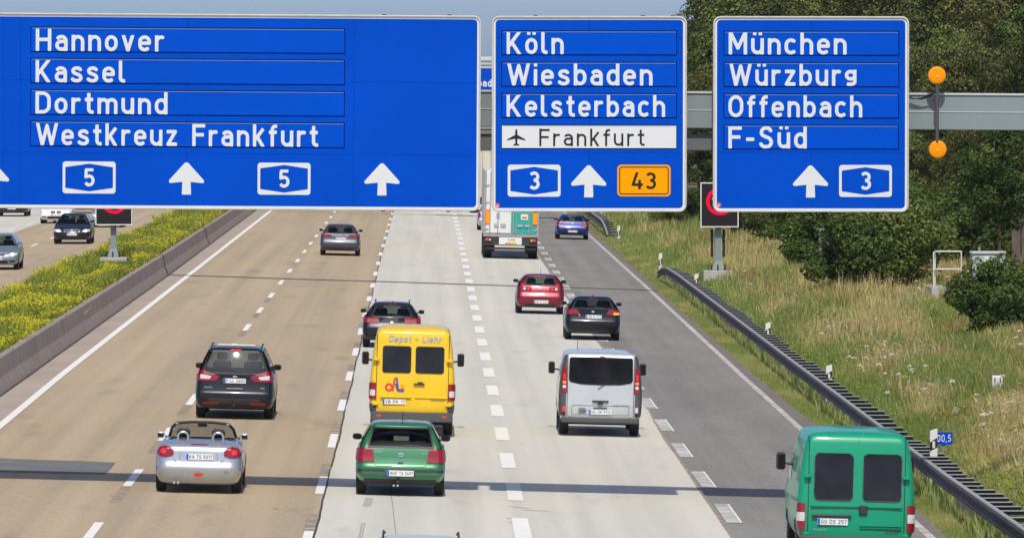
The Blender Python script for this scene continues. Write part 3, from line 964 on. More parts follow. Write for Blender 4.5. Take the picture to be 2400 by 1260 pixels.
sign('blue motorway sign reading Köln Wiesbaden Kelsterbach with a white airport line', 1152.3, 1609.8, 38, 496.5, .001, (1381, 267), i2,
     [T('Köln', 1187, 1321, 127.3), T('Wiesbaden', 1189, 1529.5, 200.6), T('Kelsterbach', 1187, 1559, 274), ('text', 'Frankfurt', 1263, 1511, 342.6, 41, 'sign_black', -.028, .82),
      ('plane', 1210, 322.5), ('shield', 1190, 386, '3'), ('arrow', 1380, 386.5), ('orange', 1447, 386, 1572, 460, '43'), ('sticker', 1166, 481.5)])
sign('blue motorway sign reading München Würzburg Offenbach F-Süd beside the two amber beacons', 1671, 2130.6, 38.5, 497.2, .0012, (1900, 268), ins(1697, 2105.5, .8),
     [T('München', 1707, 1984, 128.1), T('Würzburg', 1709.5, 2007.5, 201.5), T('Offenbach', 1706.7, 2021, 275.2), T('F-Süd', 1706.7, 1891, 348.2),
      ('shield', 1967, 386.5, '3'), ('arrow', 1900, 387), ('sticker', 1684.7, 480)])

YBM = 140.30
gantry = thing('sign_gantry', (0, YBM, 0), 'grey green steel portal beam carrying the three blue signs above the lanes', 'gantry')
A = at(1140, 214.5, YBM); B = at(2400, 223.0, YBM)
sl = (B.z - A.z) / (B.x - A.x)
def beam(name, za, zb, y0, y1, material, x0=-13.2, x1=14.2, parent=gantry, ch=.015):
    V = []
    for x in (x0, x1):
        zz = A.z + sl * (x - A.x)
        for (y, z) in ((y0, za + ch), (y0 + ch, za), (y1, za), (y1, zb), (y0 + ch, zb), (y0, zb - ch)): V.append((x, y, zz + z))
    F = [(i, (i + 1) % 6, 6 + (i + 1) % 6, 6 + i) for i in range(6)] + [(5, 4, 3, 2, 1, 0), (6, 7, 8, 9, 10, 11)]
    return mk(name, V, F, material, parent)
beam('beam', -.685, 0, 0, .48, 'beam')
beam('beam_flange', -.012, .03, -.03, .50, 'beam_light', ch=.004)
beam('beam_rib', -.345, -.328, -.012, -.0005, 'beam_light', ch=.003)
for x in (-13.0, 14.0):
    MB().box(x - .25, x + .25, 0.02, .46, groundz(x, YBM) - .2, 7.2, ch=.02).build('post', 'beam', gantry)
    MB().box(x - .6, x + .6, -.4, .9, groundz(x, YBM) - .4, groundz(x, YBM) + .15, ch=.03).build('footing', 'foundation', gantry)
# brackets between beam and signs, and the grey service duct hung below the beam
for px in (-250, 60, 360, 700, 1010, 1250, 1510, 1780, 2020):
    p = at(px, 250, YBM)
    MB().box(p.x - .05, p.x + .05, -.49, -.002, 7.3, 7.45).build('bracket', 'galv', gantry)
q0, q1 = at(1100, 314, YBM + .3), at(1672, 352.5, YBM + .3)
duct = MB().box(-9.0, q1.x + 3.4, .16, .36, q1.z, q0.z, ch=.01).build('service_duct', 'beam_grey', gantry)
MB().box(-9.0, q1.x + 3.4, .15, .17, q0.z + .075, q0.z + .095).build('duct_rail', 'beam_grey', gantry)
for i in range(24):
    x = -8.8 + i * .73
    if x < q1.x + 3.3:
        MB().box(x - .018, x + .018, .24, .27, q0.z, 7.22).build('hanger', 'galv', gantry)
# amber beacons on their pole in front of the beam
bp = sp(2199, 260)
bea = thing('warning_beacon', (bp.x, YBM - .36, 0), 'pair of round amber lamps on a slim vertical pole mounted to the gantry beam', 'warning light')
def zat(py): return at(2199, py, YBM - .36).z
MB().tube([(0, 0, zat(335)), (0, 0, zat(195))], .034, 10).build('pole', 'plastic_grey', bea, True)
MB().box(-.045, .045, .0, .36, zat(236) - .03, zat(236) + .03).build('bracket', 'plastic_grey', bea)
for py, dx in ((177, -.005), (350, .012)):
    z = zat(py)
    MB().lathe([(-.030, .02), (-.029, .10), (-.024, .150), (-.014, .166), (0.0, .172)], 'y', 28, (dx, 0, z)).build('lens', 'beacon', bea, True)
    MB().lathe([(0.0, .176), (.012, .178), (.05, .16), (.09, .09)], 'y', 28, (dx, .001, z)).build('housing', 'plastic_grey', bea, True)
    MB().lathe([(-.040, .012), (-.031, .035)], 'y', 12, (dx, 0, z - .03)).build('reflector', 'amber_lamp', bea, True)
p = [at(2198, 212, YBM - .3), at(2180, 226, YBM - .15), at(2160, 233, YBM - .12), at(2140, 230, YBM - .1), at(2120, 222, YBM - .1)]
for k in range(3):
    MB().tube([(q.x - bp.x, q.y - (YBM - .36) - .02 * k, q.z + .02 * k * math.sin(i * 1.2)) for i, q in enumerate(p)], .009, 6).build('cable', 'plastic', bea)

# farther direction sign glimpsed between the first two signs
YF = 447.0
fs = thing('far_direction_sign', at(1180, 188, YF), 'distant blue sign showing in the slot between the two left signs above the beam', 'motorway sign')
mf = 2400.0 / 2400 * YF / FPX
V = MB().box(-4.2, 4.2, 0, .15, -1.6, 28 * mf).build('board', 'sign_blue', fs)
MB().box(-4.3, 4.3, .02, .2, 28 * mf, 28 * mf + .1).build('frame', 'sign_frame', fs)
V, F = text_mesh('Wiesbaden', -2.62, 0.10, 0, .46, 1.35, 1.2)
ob = mk('lettering', [(x - 0.2, -.02, z - 15.5 * mf) for x, z in V], F, 'sign_white', fs)
V, F = text_mesh('Köln', -2.62, -1.2, 0, .46, 1.35, 1.2)
mk('lettering', [(x - 0.2, -.02, z - 15.5 * mf + .8) for x, z in V], F, 'sign_white', fs)
bz = fs.location.z - 3.0
fg = thing('far_gantry', (0, YF + .3, 0), 'distant grey portal hidden behind the middle blue sign', 'gantry')
MB().box(-12.6, 13.6, 0, .4, bz, bz + .6).build('beam', 'beam', fg)
for x in (-12.6, 13.4): MB().box(x - .2, x + .2, .05, .35, 0, bz + .3).build('post', 'beam', fg)

# ------------------------------------------------------------------ LED speed panels on posts
def led_sign(px_c, py_base, Y, top, bot, w, label, ringc=None, foot=(1.5, .9, .35)):
    b = at(px_c, py_base, Y)
    t = thing('led_sign', b, label, 'speed display', 'LED speed displays on grey posts')
    s = FPX / Y
    zt = at(px_c, top, Y).z - b.z; zb = at(px_c, bot, Y).z - b.z
    pc = (at(px_c, py_base, Y).x - b.x) + (0.04)
    MB().box(-w / 2 + pc, w / 2 + pc, -.02, .35, zb, zt, ch=.03).build('housing', 'led_face', t)
    fr = MB()
    e = .045
    for (a0, a1, c0, c1) in ((-w / 2, w / 2, zb, zb + e), (-w / 2, w / 2, zt - e, zt), (-w / 2, -w / 2 + e, zb + e, zt - e), (w / 2 - e, w / 2, zb + e, zt - e)):
        fr.box(a0 + pc, a1 + pc, -.045, -.021, c0, c1)
    fr.build('rim', 'post_white', t)
    MB().box(-w / 2 + e + pc, w / 2 - e + pc, -.03, -.021, zb + .28, zb + .285).build('panel_joint', 'black', t)
    # ring of red light and white-ish figures
    cz = zb + 1.07; cx = pc + .02
    V, F = flat(ring(circ(cx, cz, .57), .13), cx - .62, cx + .62, cz - .62, cz + .62, .045)
    mk('red_ring', [(x, -.026, z) for x, z in V], F, 'led_red', t)
    V, F = text_mesh('100', cx - .34, cx + .34, cz - .19, .38, 1.1)
    mk('figures', [(x, -.026, z) for x, z in V], F, 'led_pink', t)
    # post, flared at its foot
    H0 = zb + 1.2
    V = []
    for (z, hw, hd) in ((0, .26, .2), (.05, .26, .2), (.38, .145, .13), (.8, .125, .12), (H0, .125, .12)):
        V += [(-hw, .42 - hd, z), (hw, .42 - hd, z), (hw, .42 + hd, z), (-hw, .42 + hd, z)]
    F = [(0, 3, 2, 1), (16, 17, 18, 19)]
    for k in range(4):
        for i in range(4): F.append((k * 4 + i, k * 4 + (i + 1) % 4, k * 4 + 4 + (i + 1) % 4, k * 4 + 4 + i))
    mk('post', V, F, 'beam', t)
    for dx in (-.28, -.02, .26):
        MB().box(dx - .03, dx + .03, .14, .20, .02, .25, ch=.01).build('bolt', 'black', t)
    MB().box(-foot[0] / 2, foot[0] / 2, -.1, .95, -foot[2], 0, ch=.02).build('footing', 'foundation', t)
    return t
l1 = led_sign(265, 603, 318, 440, 527.5, 1.62, 'LED speed panel on a flared grey post standing in the yellow flowered median', foot=(1.2, .9, .3))
l2 = led_sign(1684, 634, 300, 427.5, 532.5, 1.58, 'LED panel with red ring on a grey post in the right grass bank', foot=(1.25, .9, .45))
for dx in (-.30, .19):
    MB().box(dx, dx + .1, .45, .8, .55, 1.7, ch=.01).build('control_box', 'black', l2)

# ------------------------------------------------------------------ guard rail on the right
def guardrail(name, label, y0, y1, xf, zf, dip):
    """W-beam rail with spacer bars and posts. xf(y) lateral position; zf(y) ground; dip(y) height of the rail top"""
    t = thing(name, (0, 0, 0), label, 'guard rail', 'guard rails along the right verge')
    ys = []
    y = y0
    while y < y1 + .01:
        ys.append(y)
        y += 2.0 if (y > 152 or y < 128) else 1.3333
    sec = [(0.055, .0), (.0, -.015), (-.03, -.045), (-.03, -.09), (.02, -.135), (.03, -.155), (.02, -.175), (-.03, -.22), (-.03, -.265), (.0, -.295), (.02, -.31)]
    seg = 3
    for a in range(0, len(ys) - 1, seg):
        yy = ys[a:a + seg + 1]
        V = []
        for y in yy:
            for (dx, dz) in sec: V.append((xf(y) + dx, y, dip(y) + dz))
        m = len(sec)
        F = [(j * m + k, j * m + k + 1, (j + 1) * m + k + 1, (j + 1) * m + k) for j in range(len(yy) - 1) for k in range(m - 1)]
        mk('rail_beam', V, F, 'rail', t, True, 1.0)
        V = []
        for y in yy:
            for (dx, dz) in ((.075, .004), (.0, .004), (-.012, -.012), (.01, -.03)): V.append((xf(y) + dx, y, dip(y) + dz))
        F = [(j * 4 + k, j * 4 + k + 1, (j + 1) * 4 + k + 1, (j + 1) * 4 + k) for j in range(len(yy) - 1) for k in range(3)]
        mk('rail_lip', V, F, 'rail_lip', t)
    sp0 = po0 = None
    for i, y in enumerate(ys):
        ln = .40 + .10 * (i % 12 < 6) + .03 * math.sin(i * 1.7)
        if sp0 is None:
            sp0 = MB().box(.0, .42, -.04, .04, -.080, -.010).build('spacer_bar', 'rail', t)
            sl0 = MB().box(.0, .42, -.10, .10, -.010, .0).build('spacer_plate', 'rail_lip', t)
            po0 = MB().box(.20, .30, -.03, .03, -1.1, -.10).build('post', 'rail', t)
            s_, l_, p_ = sp0, sl0, po0
        else:
            s_, l_, p_ = sibling(sp0, t), sibling(sl0, t), sibling(po0, t)
        for o_ in (s_, l_, p_):
            o_.location = (xf(y) + .05, y, dip(y) + .002)
            if o_ is not p_: o_.scale = (ln / .42, 1, 1)
    return t
XR = lambda y: lerp_pts([(110, 10.12), (140, 9.96), (200, 9.92), (290, 9.93), (300, 9.86), (308, 9.70)], y)
def dipz(y):
    return -CROSS * 10 + .75 - (0.0 if y < 300 else (y - 300) ** 2 * .006)
guardrail('guard_rail', 'dark steel guard rail with ladder like spacer bars along the near right verge', 104, 307.5, XR, None, dipz)
XR2 = lambda y: 9.75
def dipz2(y):
    return -CROSS * 10 + .75 - (0.0 if y > 412 else (412 - y) ** 2 * .0022)
guardrail('guard_rail', 'farther guard rail dipping into the grass beyond the blue hatchback', 396, 560, XR2, None, dipz2)

# marker posts (delineators)
def delineator(px, py0, py1, label, hidden=.25):
    xr = 10.28
    Y = FPX * xr / (px - 1003.0)
    b, tt = at(px, py1, Y), at(px, py0, Y)
    hh = tt.z - b.z
    t = thing('marker_post', (b.x, Y, b.z), label, 'marker post', 'white marker posts with black bands along the right verge')
    w = .075
    sl_ = .06
    z1 = hh * .27; z2 = hh * .60
    def slab(z00, z01, z10, z11, m_, name, g=.0):
        V = []
        for y in (-.05 - g, .05 + g):
            V += [(-w - g, y, z00), (w + g, y, z01), (w + g, y, z11), (-w - g, y, z10)]
        mk(name, V, [(0, 1, 2, 3), (7, 6, 5, 4), (0, 4, 5, 1), (1, 5, 6, 2), (2, 6, 7, 3), (3, 7, 4, 0)], m_, t)
    slab(-.6, -.6, z1 - .03, z1 + .05, 'post_white', 'foot')
    slab(z1 - .03, z1 + .05, z2 - .04, z2 + .06, 'black', 'black_band')
    slab(z2 - .04, z2 + .06, hh - .05, hh, 'post_white', 'head')
    MB().box(-.025, .025, -.062, -.052, z1 + .04, z2 - .02).build('reflector', 'post_white', t)
    return t
dl = [(2188, 1003, 1072, 'white marker post standing just before the blue 00,5 plate'),
      (1943, 853, 903, 'white marker post, third back along the near guard rail'),
      (1800, 754, 797, 'white marker post on the rail, above the white litter in the grass'),
      (1632, 640, 675, 'white marker post near the far end of the near guard rail'),
      (1548, 592, 632, 'white marker post at the curved end of the guard rail'),
      (1450, 528, 563, 'small white marker post in the grass between the two guard rails'),
      (1411, 490, 512, 'smallest white marker post, just below the Wiesbaden sign')]
for a in dl: delineator(*a)

# kilometre plate
kp = at(2213, 1068, 150.2)
km = thing('kilometre_sign', kp, 'small blue plate reading 00,5 on a thin grey post behind the guard rail', 'distance sign')
k = FPX / 150.2
MB().box(-.045, .02, 0, .05, -.6, 55 / k).build('post', 'galv', km)
MB().box(-20.5 / k, 19.5 / k, -.03, -.005, 27 / k, 56 / k).build('plate', 'sign_blue', km)
V, F = text_mesh('00,5', -17 / k, 16 / k, 33.5 / k, 17.5 / k, 1.0, 1.2)
mk('lettering', [(x + .0, -.034, z) for x, z in V], F, 'sign_white', km)

# railing, cabinet, fence and small pieces on the bank
Yr = 252.0
b = at(2188, 700, Yr); k = FPX / Yr
rl = thing('stair_railing', b, 'white painted steel handrail on a concrete base in the tall grass', 'railing')
for (x, y0) in ((0, 0), (0, 1.0), (0, 2.0), (18 / k, 3.0), (80 / k, 3.0)):
    MB().tube([(x + (y0 * .09 if x == 0 else 0), y0, 28 / k), (x + (y0 * .09 if x == 0 else 0), y0, 108 / k)], .022, 8).build('upright', 'galv_white' if 'galv_white' in MATS else 'post_white', rl, True)
for z in (108 / k, 66 / k):
    MB().tube([(0, 0, z), (.27, 3.0, z - .02), (80 / k, 3.0, z - .02)], .026, 8).build('handrail', 'post_white', rl, True)
MB().box(-.1, .18, -.3, 3.2, -.5, 28 / k, ch=.02).build('base_wall', 'foundation', rl)
MB().box(.18, 60 / k, 2.9, 3.2, -.5, 26 / k, ch=.02).build('base_wall', 'foundation', rl)
b = at(2319, 700, 254.0); k = FPX / 254.0
cb = thing('control_cabinet', b, 'pale grey equipment cabinet with rounded lid behind the right hand bush', 'cabinet')
MB().box(-41 / k, 38 / k, 0, 1.0, 0, 104 / k, ch=.04).build('body', 'cabinet', cb)
MB().box(-43 / k, 40 / k, -.05, 1.05, 104 / k, 111 / k, ch=.03).build('lid', 'cabinet', cb)
MB().box(-12 / k, 14 / k, -.025, -.001, 62 / k, 100 / k).build('door', 'post_white', cb)
MB().tube([(-22 / k, .3, 110 / k), (-22 / k, .3, 122 / k)], .05, 10).build('vent', 'chrome', cb, True)
fc = thing('timber_fence', (at(2372, 640, 262).x, 262, groundz(21, 262)), 'brown board fence behind the bushes at the right edge', 'fence')
for i in range(16):
    x = i * .34
    MB().box(x, x + .30, 0, .06, -.3, 2.6 + .04 * math.sin(i * 2.1)).build('board', 'wood', fc)
    if i % 5 == 0: MB().box(x - .02, x + .12, -.12, -.002, -.3, 2.75).build('post', 'wood', fc)
b = at(2338, 903, 176)
wm = thing('marker_stone', b, 'white painted block half sunk in the dry grass at far right', 'marker')
MB().box(-.13, .13, 0, .2, -.3, .24, ch=.015).build('block', 'post_white', wm)
MB().box(-.08, -.05, -.01, -.001, .08, .18).build('hole', 'black', wm)
MB().box(.05, .08, -.01, -.001, .08, .18).build('hole', 'black', wm)
b = gnd(1740, 799)
lp = thing('litter', (b.x, b.y, roadz(b.x) - .02), 'crumpled piece of white paper lying in the verge grass before the rail', 'litter')
V = [(.07 * math.cos(a) * (1 + .4 * math.sin(3 * a)), .05 * math.sin(a), .05 + .05 * math.sin(2 * a + 1)) for a in np.linspace(0, 5.5, 8)] + [(0, 0, .15)]
mk('paper', V, [(i, (i + 1) % 8, 8) for i in range(8)], 'post_white', lp)
b = at(1923, 560, 275)
pc = thing('vent_pipe', b, 'small grey capped pipe poking from the dark bushes', 'pipe')
MB().tube([(0, 0, -.6), (0, 0, .30)], .07, 10).build('pipe', 'galv', pc, True)
MB().box(-.13, .2, -.1, .1, .30, .38, ch=.01).build('cap', 'cabinet', pc)

# distance: hills with blue haze in their colour, and a pale hall on the horizon
V = []
m = 80
for i in range(m):
    x = -4500 + 9000 * i / (m - 1)
    hgt = 16 + 3 * math.sin(i * .31) + 2 * math.sin(i * .83 + 1)
    V += [(x, 2650, -5), (x, 2800, hgt), (x, 3100, hgt * 1.1), (x, 3300, -5)]
F = [(i * 4 + k, i * 4 + 4 + k, i * 4 + 5 + k, i * 4 + 1 + k) for i in range(m - 1) for k in range(3)]
struct(mk('hills', V, F, 'hazy_hill'))
b = at(1139, 200, 2200)
bd = thing('terminal_building', (b.x, 2200, 0), 'pale long flat building on the horizon in the slot between the signs', 'building')
zt = at(1139, 133, 2200).z
MB().box(-9, 9, 0, 30, -2, zt).build('wall', 'far_wall', bd)
for k in range(5):
    z = zt - 1.0 - k * 1.15
    MB().box(-9, 9, -.3, -.01, z - .45, z).build('window_band', 'far_band', bd)
# ------------------------------------------------------------------ vehicles
class Shell:
    """A body as a stack of horizontal outlines; y = 0 is the rear bumper, +y the nose."""
    def __init__(s, rows, a=.15, b=.32, bf=.55, af=.30, bulge=.05, bulgef=.14):
        s.rows = rows
        s.z = np.array([r[0] for r in rows], float)
        s.yr = np.array([r[1] for r in rows], float)
        s.yf = np.array([r[2] for r in rows], float)
        s.hw = np.array([r[3] for r in rows], float)
        s.a, s.b, s.bf, s.af, s.bu, s.buf = a, b, bf, af, bulge, bulgef
    def at(s, z):
        # z may not be strictly increasing: use first match by interpolation on monotone copy
        zz = s.z + np.arange(len(s.z)) * 1e-6
        return np.interp(z, zz, s.yr), np.interp(z, zz, s.yf), np.interp(z, zz, s.hw)
    def off(s, p, a, hw, b, bu):
        x = np.abs(p) * hw
        aa = np.minimum(a, hw * .45)
        x0 = hw - aa
        base = bu * (np.minimum(x, x0) / np.maximum(hw, .01)) ** 2
        u = np.clip((x - x0) / aa, 0, 1)
        return base + b * (1 - np.sqrt(np.maximum(0, 1 - u * u))) 
    def rear(s, p, z):
        yr, yf, hw = s.at(z)
        return yr + s.off(p, s.a, hw, s.b, s.bu)
    def front(s, p, z):
        yr, yf, hw = s.at(z)
        return yf - s.off(p, s.af, hw, s.bf, s.buf)
    PS = [0, .2, .4, .58, .72, .82, .88, .92, .955, .98, .995, 1.0]
    def ring(s, r, shrink=0.0):
        z, yr, yf, hw = r
        ps = s.PS
        out = []
        lim = max(.05, (yf - yr) * .30)
        b = min(s.b, lim); bf = min(s.bf, lim)
        for p in [-q for q in ps[::-1]] + ps[1:]:
            out.append((p * hw, yr + float(s.off(p, s.a, hw, b, s.bu)), z))
        bp = s.PS
        for p in ps[::-1] + [-q for q in ps[1:]]:
            out.append((p * hw, yf - float(s.off(p, s.af, hw, bf, s.buf)), z))
        return out
    def mesh(s, rows=None, cap_top=False, cap_bot=False):
        rows = rows or s.rows
        V = []
        for r in rows: V += s.ring(r)
        n = len(s.ring(rows[0]))
        F = []
        for j in range(len(rows) - 1):
            for i in range(n):
                F.append((j * n + i, j * n + (i + 1) % n, (j + 1) * n + (i + 1) % n, (j + 1) * n + i))
        m = len(s.PS) * 2 - 1
        def cap(j, up):
            o_ = j * n
            for i in range(m - 1):
                q = (o_ + i, o_ + i + 1, o_ + 2 * m - 2 - i, o_ + 2 * m - 1 - i)
                F.append(q if up else q[::-1])
        if cap_top: cap(len(rows) - 1, True)
        if cap_bot: cap(0, False)
        return V, F
    def patch(s, shape, x0, x1, z0, z1, side='rear', off=.008, res=.035, pmax=.999):
        """flat outline (x, z in metres, seen from behind; for the sides: y, z) laid on the shell"""
        nz = max(3, int((z1 - z0) / res) + 2)
        zs = np.linspace(z0, z1, nz)
        if side in ('rear', 'front'):
            hwm = float(np.max(s.at(zs)[2]))
            npx = max(6, int((x1 - x0) / res) + 2)
            # parameter grid denser at the corners
            px = np.linspace(-1, 1, max(npx * 2, 40))
            ps = np.sin(px * PI / 2) * pmax
            lo = x0 / hwm - .15; hi = x1 / hwm + .15
            ps = ps[(ps >= lo) & (ps <= hi)]
            Pg, Zg = np.meshgrid(ps, zs)
            HW = s.at(Zg)[2]
            D = shape(Pg * HW, Zg)
            V, F = march(ps, zs, D, False)
            out = []
            for (p, z) in V:
                yr, yf, hw = s.at(z)
                k = abs(p) ** 6
                if side == 'rear': out.append((p * (hw + off * k), float(s.rear(p, z)) - off, z))
                else: out.append((p * (hw + off * k), float(s.front(p, z)) + off, z))
            if side == 'front': F = [f[::-1] for f in F]
            return out, F
        ny = max(3, int((x1 - x0) / res) + 2)
        ys = np.linspace(x0, x1, ny)
        Yg, Zg = np.meshgrid(ys, zs)
        V, F = march(ys, zs, shape(Yg, Zg), False)
        sg = 1 if side == 'right' else -1
        out = [(sg * (float(s.at(z)[2]) + off), y, z) for (y, z) in V]
        if side != 'right': F = [f[::-1] for f in F]
        return out, F

def mirror_shape(f): return lambda x, z: f(np.abs(x), z)

def wheel(parent, x, y, r, w, side, rimr=.64, plain=False):
    o = MB()
    o.lathe([(-w / 2, r * .62), (-w / 2, r * .90), (-w / 2 + .025, r * .985), (-w / 2 + .06, r), (w / 2 - .06, r), (w / 2 - .025, r * .985), (w / 2, r * .90), (w / 2, r * .62)], 'x', 24)
    t = o.build('wheel', 'rubber', parent, True)
    t.location = (x, y, r)
    c = MB()
    e = side * (w / 2)
    c.lathe([(e - side * .05, r * .10), (e - side * .05, r * .62), (e + side * .004, r * .63), (e + side * .004, r * .56), (e - side * .02, r * .5), (e - side * .015, .04)][::1], 'x', 20)
    c.build('rim', 'rim', t, True)
    return t

def plate(parent, cx, y, z, txt, w=.52, hh=.11, eu=True, name='number_plate', front=False, mt='plate'):
    s = 1 if not front else -1
    p = MB().box(cx - w / 2, cx + w / 2, y - .012 * s, y + .004 * s, z - hh / 2, z + hh / 2).build(name, mt, parent)
    yy = y - .0145 * s
    def fl(V, F): return [(a, yy, b) for a, b in V], (F if s == 1 else [f[::-1] for f in F])
    sx = (lambda v: v) if s == 1 else (lambda v: 2 * cx - v)
    if eu:
        V = [(sx(cx - w / 2 + .003), z - hh / 2 + .004), (sx(cx - w / 2 + .045), z - hh / 2 + .004), (sx(cx - w / 2 + .045), z + hh / 2 - .004), (sx(cx - w / 2 + .003), z + hh / 2 - .004)]
        mk('country_strip', *fl(V, [(0, 1, 2, 3)]), 'plate_blue', p)
    V, F = text_mesh(txt, cx - w / 2 + .062, cx + w / 2 - .02, z - .034, .070, 1.0, 1.0)
    V = [(sx(a), b) for a, b in V]
    a, b = fl(V, F)
    mk('lettering', a, b, 'plate_text', p)
    return p

def letter(parent, txt, x0, x1, z0, cap, yf, material, lw=1.0, slant=0, name='lettering'):
    V, F = text_mesh(txt, x0, x1, z0, cap, lw, 1.1, slant)
    return mk(name, [(a, float(yf(a, b)), b) for a, b in V], F, material, parent)

def mirror(parent, x, y, z, w, hgt, d, material, side):
    m = MB()
    V = []; F = []
    n = 10
    for j, (t, sc) in enumerate(((-.5, .72), (-.42, .95), (-.1, 1.0), (.25, .85), (.5, .4))):
        for k in range(n):
            a = 2 * PI * k / n
            ca, sa = math.cos(a), math.sin(a)
            ca = math.copysign(abs(ca) ** .7, ca); sa = math.copysign(abs(sa) ** .7, sa)
            V.append((x + side * w / 2 + ca * w / 2 * sc, y + t * d, z + sa * hgt / 2 * sc))
    for j in range(4):
        for k in range(n): F.append((j * n + k, j * n + (k + 1) % n, j * n + n + (k + 1) % n, j * n + n + k))
    F.append(tuple(range(n - 1, -1, -1))); F.append(tuple(range(4 * n, 5 * n)))
    o = mk('wing_mirror', V, F, material, parent, True)
    mk('mirror_glass', [(x + side * w / 2 + q[0] * w * .34, y - d * .5 - .004, z + q[1] * hgt * .34) for q in ((-1, -1), (1, -1), (1, 1), (-1, 1))], [(0, 1, 2, 3)], 'dark_glass', o)
    MB().box(min(x, x - side * .10), max(x, x - side * .10), y - .02, y + .05, z - hgt * .42, z - hgt * .12).build('mirror_arm', 'plastic', o)
    return o

def car_rows(L, W, belt, roof, yb, yt, ws0, ws1, wr, hood=.74, bump=.55, zb=.20, tail=.10, bz=.05, wb=None, hood2=None, low=.06):
    """yb/yt rear y at belt and at roof edge; ws0/ws1 windscreen base and top; wr half width of roof edge"""
    wb = wb or W - .055
    hood2 = hood2 or belt - .03
    body = [
        (zb, .16 + low, L - .20, W - .10), (zb + .05, .10 + low * .6, L - .12, W - .05), (zb + .14, .03, L - .04, W - .02), (bump - .10, 0.0, L, W - .005),
        (bump, .01, L - .01, W), (bump + .03, .05, L - .05, W), (bump + .10, .055 + tail * .2, L - .08, W), (hood, tail * .6 + .04, L - .18, W - .004),
        (hood + .035, tail * .65 + .045, L - .30, W - .008), (hood2, tail * .9 + .05, ws0 + .10, W - .022), (belt, yb, ws0, wb)]
    zt = roof - .075
    glass = [(belt, yb, ws0, wb)]
    for k in range(1, 6):
        t = k / 5
        c = t ** 1.15
        glass.append((belt + (zt - belt) * t, yb + (yt - yb) * c, ws0 + (ws1 - ws0) * t, wb + (wr - wb) * (t ** 1.25)))
    rf = [glass[-1], (roof - .04, yt + .05, ws1 - .06, wr - .03), (roof - .018, yt + .15, ws1 - .16, wr - .09), (roof - .004, yt + .35, ws1 - .35, wr - .22), (roof, yt + .6, ws1 - .55, wr - .40)]
    return body, glass, rf

